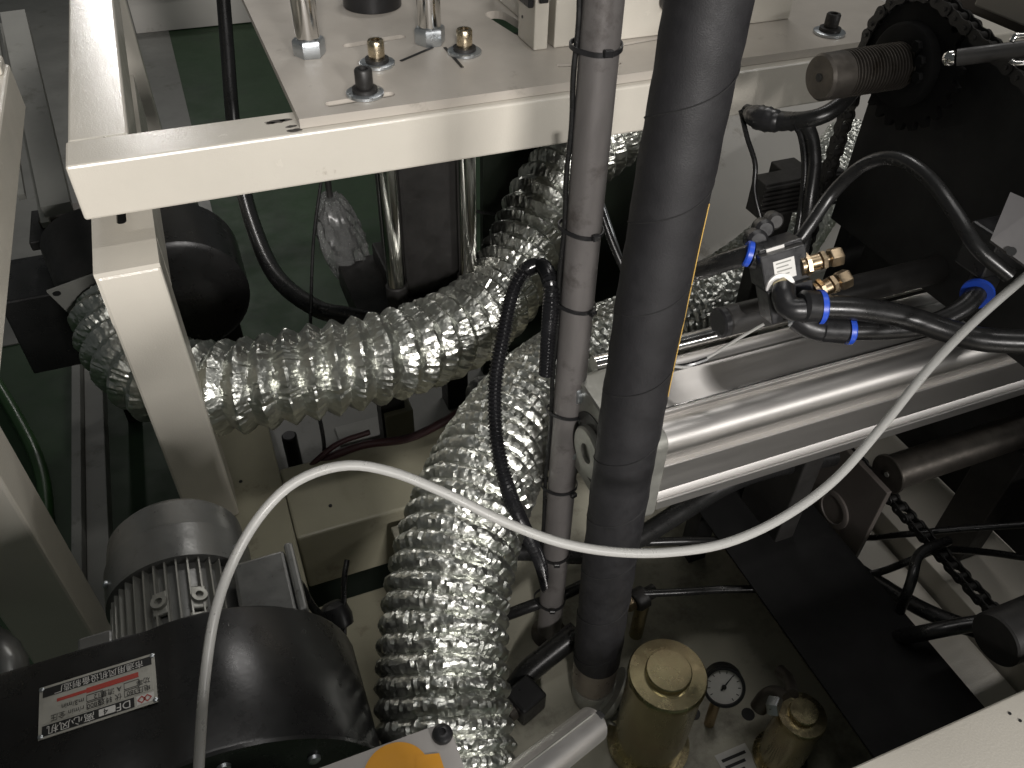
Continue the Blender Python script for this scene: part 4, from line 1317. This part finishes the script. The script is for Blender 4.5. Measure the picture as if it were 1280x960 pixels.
# black sheet between the tank and the base
ZS = .45
sa, sb_ = onZ(868, 638, ZS), onZ(1108, 958, ZS)
bs = thing('black_cover_sheet', 'dusty black sheet strip running from under the cylinder to the near beam', 'sheet', (sa.x, .3, ZS))
xl = (sa.x + sb_.x) / 2
MB().box((xl, -.2, ZS - .004), (xl + .160, .66, ZS), .001).build('sheet', SHEETM, bs)
MB().box((xl + .156, -.2, ZS - .13), (xl + .160, .30, ZS - .0045), .0005).build('folded_edge', SHEETM, bs)
MB().box((xl + .03, .60, .2805), (xl + .06, .63, ZS - .0045), .0005).build('sheet_leg', BLACKS, bs)

# cables over the cream base
cable('floor_cable', [(985, 640, 1.24), (1040, 690, 1.17), (1100, 730, 1.10), (1160, 765, 1.04), (1230, 790, 1.0), (1300, 800, .97)], .0105, 'thick black cable crossing under the lower chain', cat='cable')
cable('floor_cable', [(1010, 660, 1.22), (1075, 672, 1.17), (1130, 668, 1.10), (1190, 662, 1.08), (1290, 655, 1.06)], .0045, 'slim dark cable crossing beside the round boss', cat='cable')
cable('floor_cable', [(1020, 722, 1.15), (1060, 723, 1.12), (1100, 715, 1.10), (1140, 700, 1.06), (1172, 688, 1.09), (1230, 690, 1.12), (1300, 700, 1.12)], .005, 'thin black cable rising to the lower chain over the cream base', cat='cable')
cable('floor_cable', [(1185, 676, 1.06), (1150, 692, 1.03), (1138, 730, 1.01), (1118, 780, 1.05), (1088, 845, 1.05)], .0065, 'black cable crossing down over the sloped cream base', cat='cable')
cable('floor_cable', [(1050, 815, 1.09), (1110, 800, 1.03), (1160, 790, .97), (1215, 780, .96), (1290, 770, .95)], .0095, 'black cable lying level beside the black roller', cat='cable')

# ------------------------------------------------------------------ near beam, sign plate, bright tube, clear hose
nbm = thing('near_beam', 'pale cream beam along the edge nearest the black sheet end', 'beam', (.7, .12, 0))
na_, nb_ = onZ(1040, 960, .60), onZ(1280, 870, .60)
yy = (na_.y + nb_.y) / 2
MB().box((.25, yy - .14, .53), (1.4, yy, .60), .004, 3).build('beam', CREAM, nbm)
MB().box((.12, yy - .75, .585), (1.4, yy - .1405, .599), .002).build('shade_board', CREAM, nbm)  # unseen board added to cast shade on the tank
MB().box((1.30, yy - .13, .0), (1.37, yy - .01, .5295), .003).build('beam_post', CREAM, nbm)
for px, py in ((1275, 901), (1262, 892)):
    p = onZ(px, py, .6)
    MB().cyl((p.x, p.y, .5995), (p.x, p.y, .6008), .0016, 8).build('chip_mark', INK, nbm)
SGZ = .70
s0 = onZ(560, 901, SGZ)
sg = thing('sign_plate', 'grey sheet corner with amber sticker and black screw', 'plate', (s0.x - .1, s0.y - .1, SGZ))
MB().plate([(s0.x - .5, s0.y - .22), (s0.x, s0.y - .22), (s0.x, s0.y - .004), (s0.x - .004, s0.y), (s0.x - .5, s0.y)], [], SGZ - .003, SGZ).build('sheet', mat('grey_sheet', (.42, .40, .38), .42, var=.06, vscale=8, dirt=(.2, .19, .17), dscale=20), sg, smooth=0)
MB().box((s0.x - .12, s0.y - .21, .30), (s0.x - .08, s0.y - .17, SGZ - .0032), .001).build('sheet_leg', GREYP, sg)
sc_ = onZ(553, 919, SGZ)
q = MB().lathe((sc_.x, sc_.y, SGZ + .0002), (0, 0, 1), [(0, .0082), (.0015, .0085), (.004, .0078), (.006, .005), (.0062, .003), (.004, .003)], 28).build('button_screw', PLASTIC, sg)
# amber arrow-and-ring sticker
st = onZ(494, 962, SGZ)
ring = [V((st.x + .026 * math.cos(a), st.y - .005 + .026 * math.sin(a), SGZ + .0003)) for a in [2 * math.pi * k / 48 for k in range(48)]]
MB().prism(ring, (0, 0, .0003)).build('amber_disc', AMBER, sg, smooth=0)
w0, w1, w2, w3 = onZ(520, 945, SGZ), onZ(549, 942, SGZ), onZ(560, 975, SGZ), onZ(520, 975, SGZ)
MB().prism([V((p.x, p.y, SGZ + .0007)) for p in (w0, w1, w2, w3)], (0, 0, .0003)).build('amber_tab', AMBER, sg, smooth=0)

ta, tb_ = onD(744, 903, .76), onD(560, 1046, .62)
bt = thing('bright_tube', 'bright aluminium tube with a notched end beside the hose fitting', 'tube', ta)
dv = (tb_ - ta)
tdir = dv.normalized()
RTB = .0165
b = MB()
b.lathe(ta, tdir, [(0, RTB - .0055), (0, RTB - .0035), (.004, RTB), (dv.length, RTB), ], 40)
b.build('tube_body', ALU, bt)
cc = CN - tdir * CN.dot(tdir)
cc.normalize()
sd = tdir.cross(cc)
if sd.dot(CU) < 0:
    sd = -sd
na2 = ta + (cc * .75 + sd * .66).normalized() * (RTB - .003)
MB().box((-.0035, -.004, -.004), (.0035, .004, .0036), .0012, 2, Matrix.Translation(na2 + tdir * .004) @ tdir.to_track_quat('X', 'Z').to_matrix().to_4x4()).build('notch', INK, bt)
# groove line along the tube
g0 = ta + (cc * .55 + sd * .83).normalized() * (RTB + .0001)
MB().cyl(g0 + tdir * .012, g0 + dv, .0009, 8).build('groove_line', ALUC, bt)

cable('clear_tube', [(247, 1000, .57), (250, 930, .58), (256, 850, .585), (268, 770, .59), (290, 705, .60), (325, 645, .605), (370, 602, .61), (430, 582, .615), (490, 590, .62), (560, 618, .625),
                     (630, 652, .63), (700, 678, .64), (770, 690, .65), (840, 690, .66), (910, 678, .67), (980, 646, .68), (1045, 598, .69), (1105, 530, .70), (1160, 462, .70), (1220, 400, .71), (1300, 330, .71)],
      .0039, 'milky clear plastic tube swooping across everything in front', TUBE, seg=20)

# ------------------------------------------------------------------ plug, hoses on the lid, odds and ends
pg_ = thing('power_plug', 'black power plug hanging on its cable below the lower beam', 'plug', onD(413, 780, 1.08))
pp = onD(414, 772, 1.06)
MB().lathe(pp + CU * .02, -CU + CR * .35, [(0, .010), (.006, .018), (.022, .021), (.034, .019), (.038, .008)], 20).build('plug_body', PLASTIC, pg_)
MB().tube(pxpath([(362, 722, 1.02), (375, 735, 1.02), (392, 760, 1.03), (408, 778, 1.05)], .004), .0055, 10).build('cord', CABLE, pg_)
MB().tube(pxpath([(372, 730, 1.02), (362, 742, 1.01), (380, 770, 1.02), (402, 790, 1.03), (420, 822, 1.04), (429, 812, 1.05), (430, 730, 1.06), (434, 700, 1.07)], .004), .0038, 10).build('cord', CABLE, pg_)
MB().tube(pxpath([(356, 726, 1.01), (370, 724, 1.01), (384, 745, 1.02), (378, 758, 1.02), (364, 745, 1.01), (358, 732, 1.01)], .003), .0042, 10).build('cord', CABLE, pg_)
cable('lid_hose', [(722, 790, 1.12), (690, 815, 1.12), (660, 840, 1.12), (645, 860, 1.12)], .0165, 'thick black hose bending to a square black connector on the lid', cat='hose')
hcn = thing('hose_connector', 'square black hose connector lying on the tank lid', 'connector', onZ(655, 875, ZL))
hx = onZ(656, 884, ZL)
mt = Matrix.Translation((hx.x, hx.y, ZL + .0185)) @ Matrix.Rotation(.35, 4, 'Z')
MB().box((-.021, -.020, -.018), (.021, .020, .022), .004, 2, mt).build('connector_body', PLASTIC, hcn)
MB().lathe(mt @ V((-.0215, 0, .002)), (-1, -.3, 0), [(0, .012), (.010, .012), (.011, .006)], 16).build('brass_stub', RUST, hcn)
cable('lid_hose', [(630, 770, 1.16), (665, 757, 1.15), (700, 745, 1.15), (735, 728, 1.14)], .0085, 'slim black hose passing behind the grey pipe foot', cat='hose')
cable('lid_hose', [(640, 688, 1.1), (690, 690, 1.09), (735, 692, 1.08), (790, 676, 1.07), (850, 640, 1.05), (905, 606, 1.03), (960, 585, 1.03), (1040, 570, 1.08)], .0135, 'black hose passing behind the rubber hose and under the cylinder', cat='hose')
cable('lid_hose', [(805, 742, 1.12), (850, 740, 1.12), (900, 737, 1.11), (960, 736, 1.10)], .0055, 'thin black hose leading from a brass fitting to the black sheet', cat='hose')
cable('lid_hose', [(800, 678, 1.14), (860, 676, 1.14), (920, 676, 1.12)], .006, 'slim dark hose just under the clear tube by the cylinder', cat='hose')
bfp = onZ(795, 760, ZL)
bf = thing('brass_fitting', 'brass hose fitting with black nut beside the rubber hose', 'fitting', bfp)
f0 = onD(783, 758, 1.12)
MB().hexa(f0, V((1, .15, .1)), .012, .018).build('brass_nut', BRASS, bf)
MB().lathe(f0 + V((.0124, .0019, .0012)), V((1, .15, .1)), [(0, .013), (.004, .016), (.018, .016), (.022, .010), (.035, .010)], 20).build('black_nut', BLACKM, bf)
MB().cyl((f0.x + .03, f0.y + .004, ZL + .0003), (f0.x + .03, f0.y + .004, f0.z - .009), .010, 16).build('riser', YZINC, bf)
cable('red_hose', [(372, 596, 1.42), (410, 573, 1.42), (455, 556, 1.42), (510, 548, 1.42), (560, 524, 1.42), (606, 492, 1.42)], .0075, 'dark red hose running below the foil duct', REDH, 'hose')
cable('red_hose', [(380, 590, 1.41), (420, 556, 1.41), (462, 540, 1.41)], .005, 'thin dark red hose forking upwards below the foil duct', REDH, 'hose')
cdp = onZ(392, 575, .20)
cdb = MB().box((cdp.x - .05, cdp.y - .02, .013), (cdp.x + .04, cdp.y + .03, .06), .002).build('cardboard_box', CARD)
tag(cdb, 'small brown cardboard box behind the lower cross beam', 'box')
tpp = onZ(420, 560, .014)
tag(MB().box((tpp.x + .01, tpp.y + .0, .0125), (tpp.x + .16, tpp.y + .06, .02), .002).build('metal_strip', GREYP), 'loose grey metal strip on the tray under the red hose', 'strip')
pst = onZ(498, 530, .12)
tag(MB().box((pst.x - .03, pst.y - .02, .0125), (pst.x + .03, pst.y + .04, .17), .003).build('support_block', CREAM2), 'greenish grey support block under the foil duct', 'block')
bkb = onZ(362, 548, .1)
tag(MB().cyl((bkb.x, bkb.y, .0125), (bkb.x, bkb.y, .11), .016, 18, .003).build('rubber_stop', PLASTIC), 'short black rubber stop on the tray below the foil duct', 'stop')
blk = onD(595, 487, 1.24)
tag(MB().lathe(blk, (0.3, -.9, .2), [(0, .02), (.01, .027), (.04, .027), (.05, .02)], 22).build('black_coupling', PLASTIC), 'black coupling end between the two foil ducts', 'coupling')
dl = tag(MB().cyl(onD(742, 222, 1.15), onD(792, 372, 1.22), .0035, 10).build('diagonal_rod', ZINC), 'thin steel rod slanting down behind the grey pipe', 'rod')
cable('pipe_cable', [(735, 175, 1.05), (742, 230, 1.08), (760, 290, 1.1), (785, 350, 1.12)], .005, 'black cable slanting behind the grey pipe beside the steel rod', cat='cable')
bpn = thing('back_panel', 'dark panel standing behind the pipe and rubber hose', 'panel', (.75, 1.5, 0))
MB().box((.52, 1.42, .012), (.925, 1.44, .82), .002).build('panel', mat('dark_green_panel', (.012, .018, .011), .5, var=.2, vscale=5), bpn)
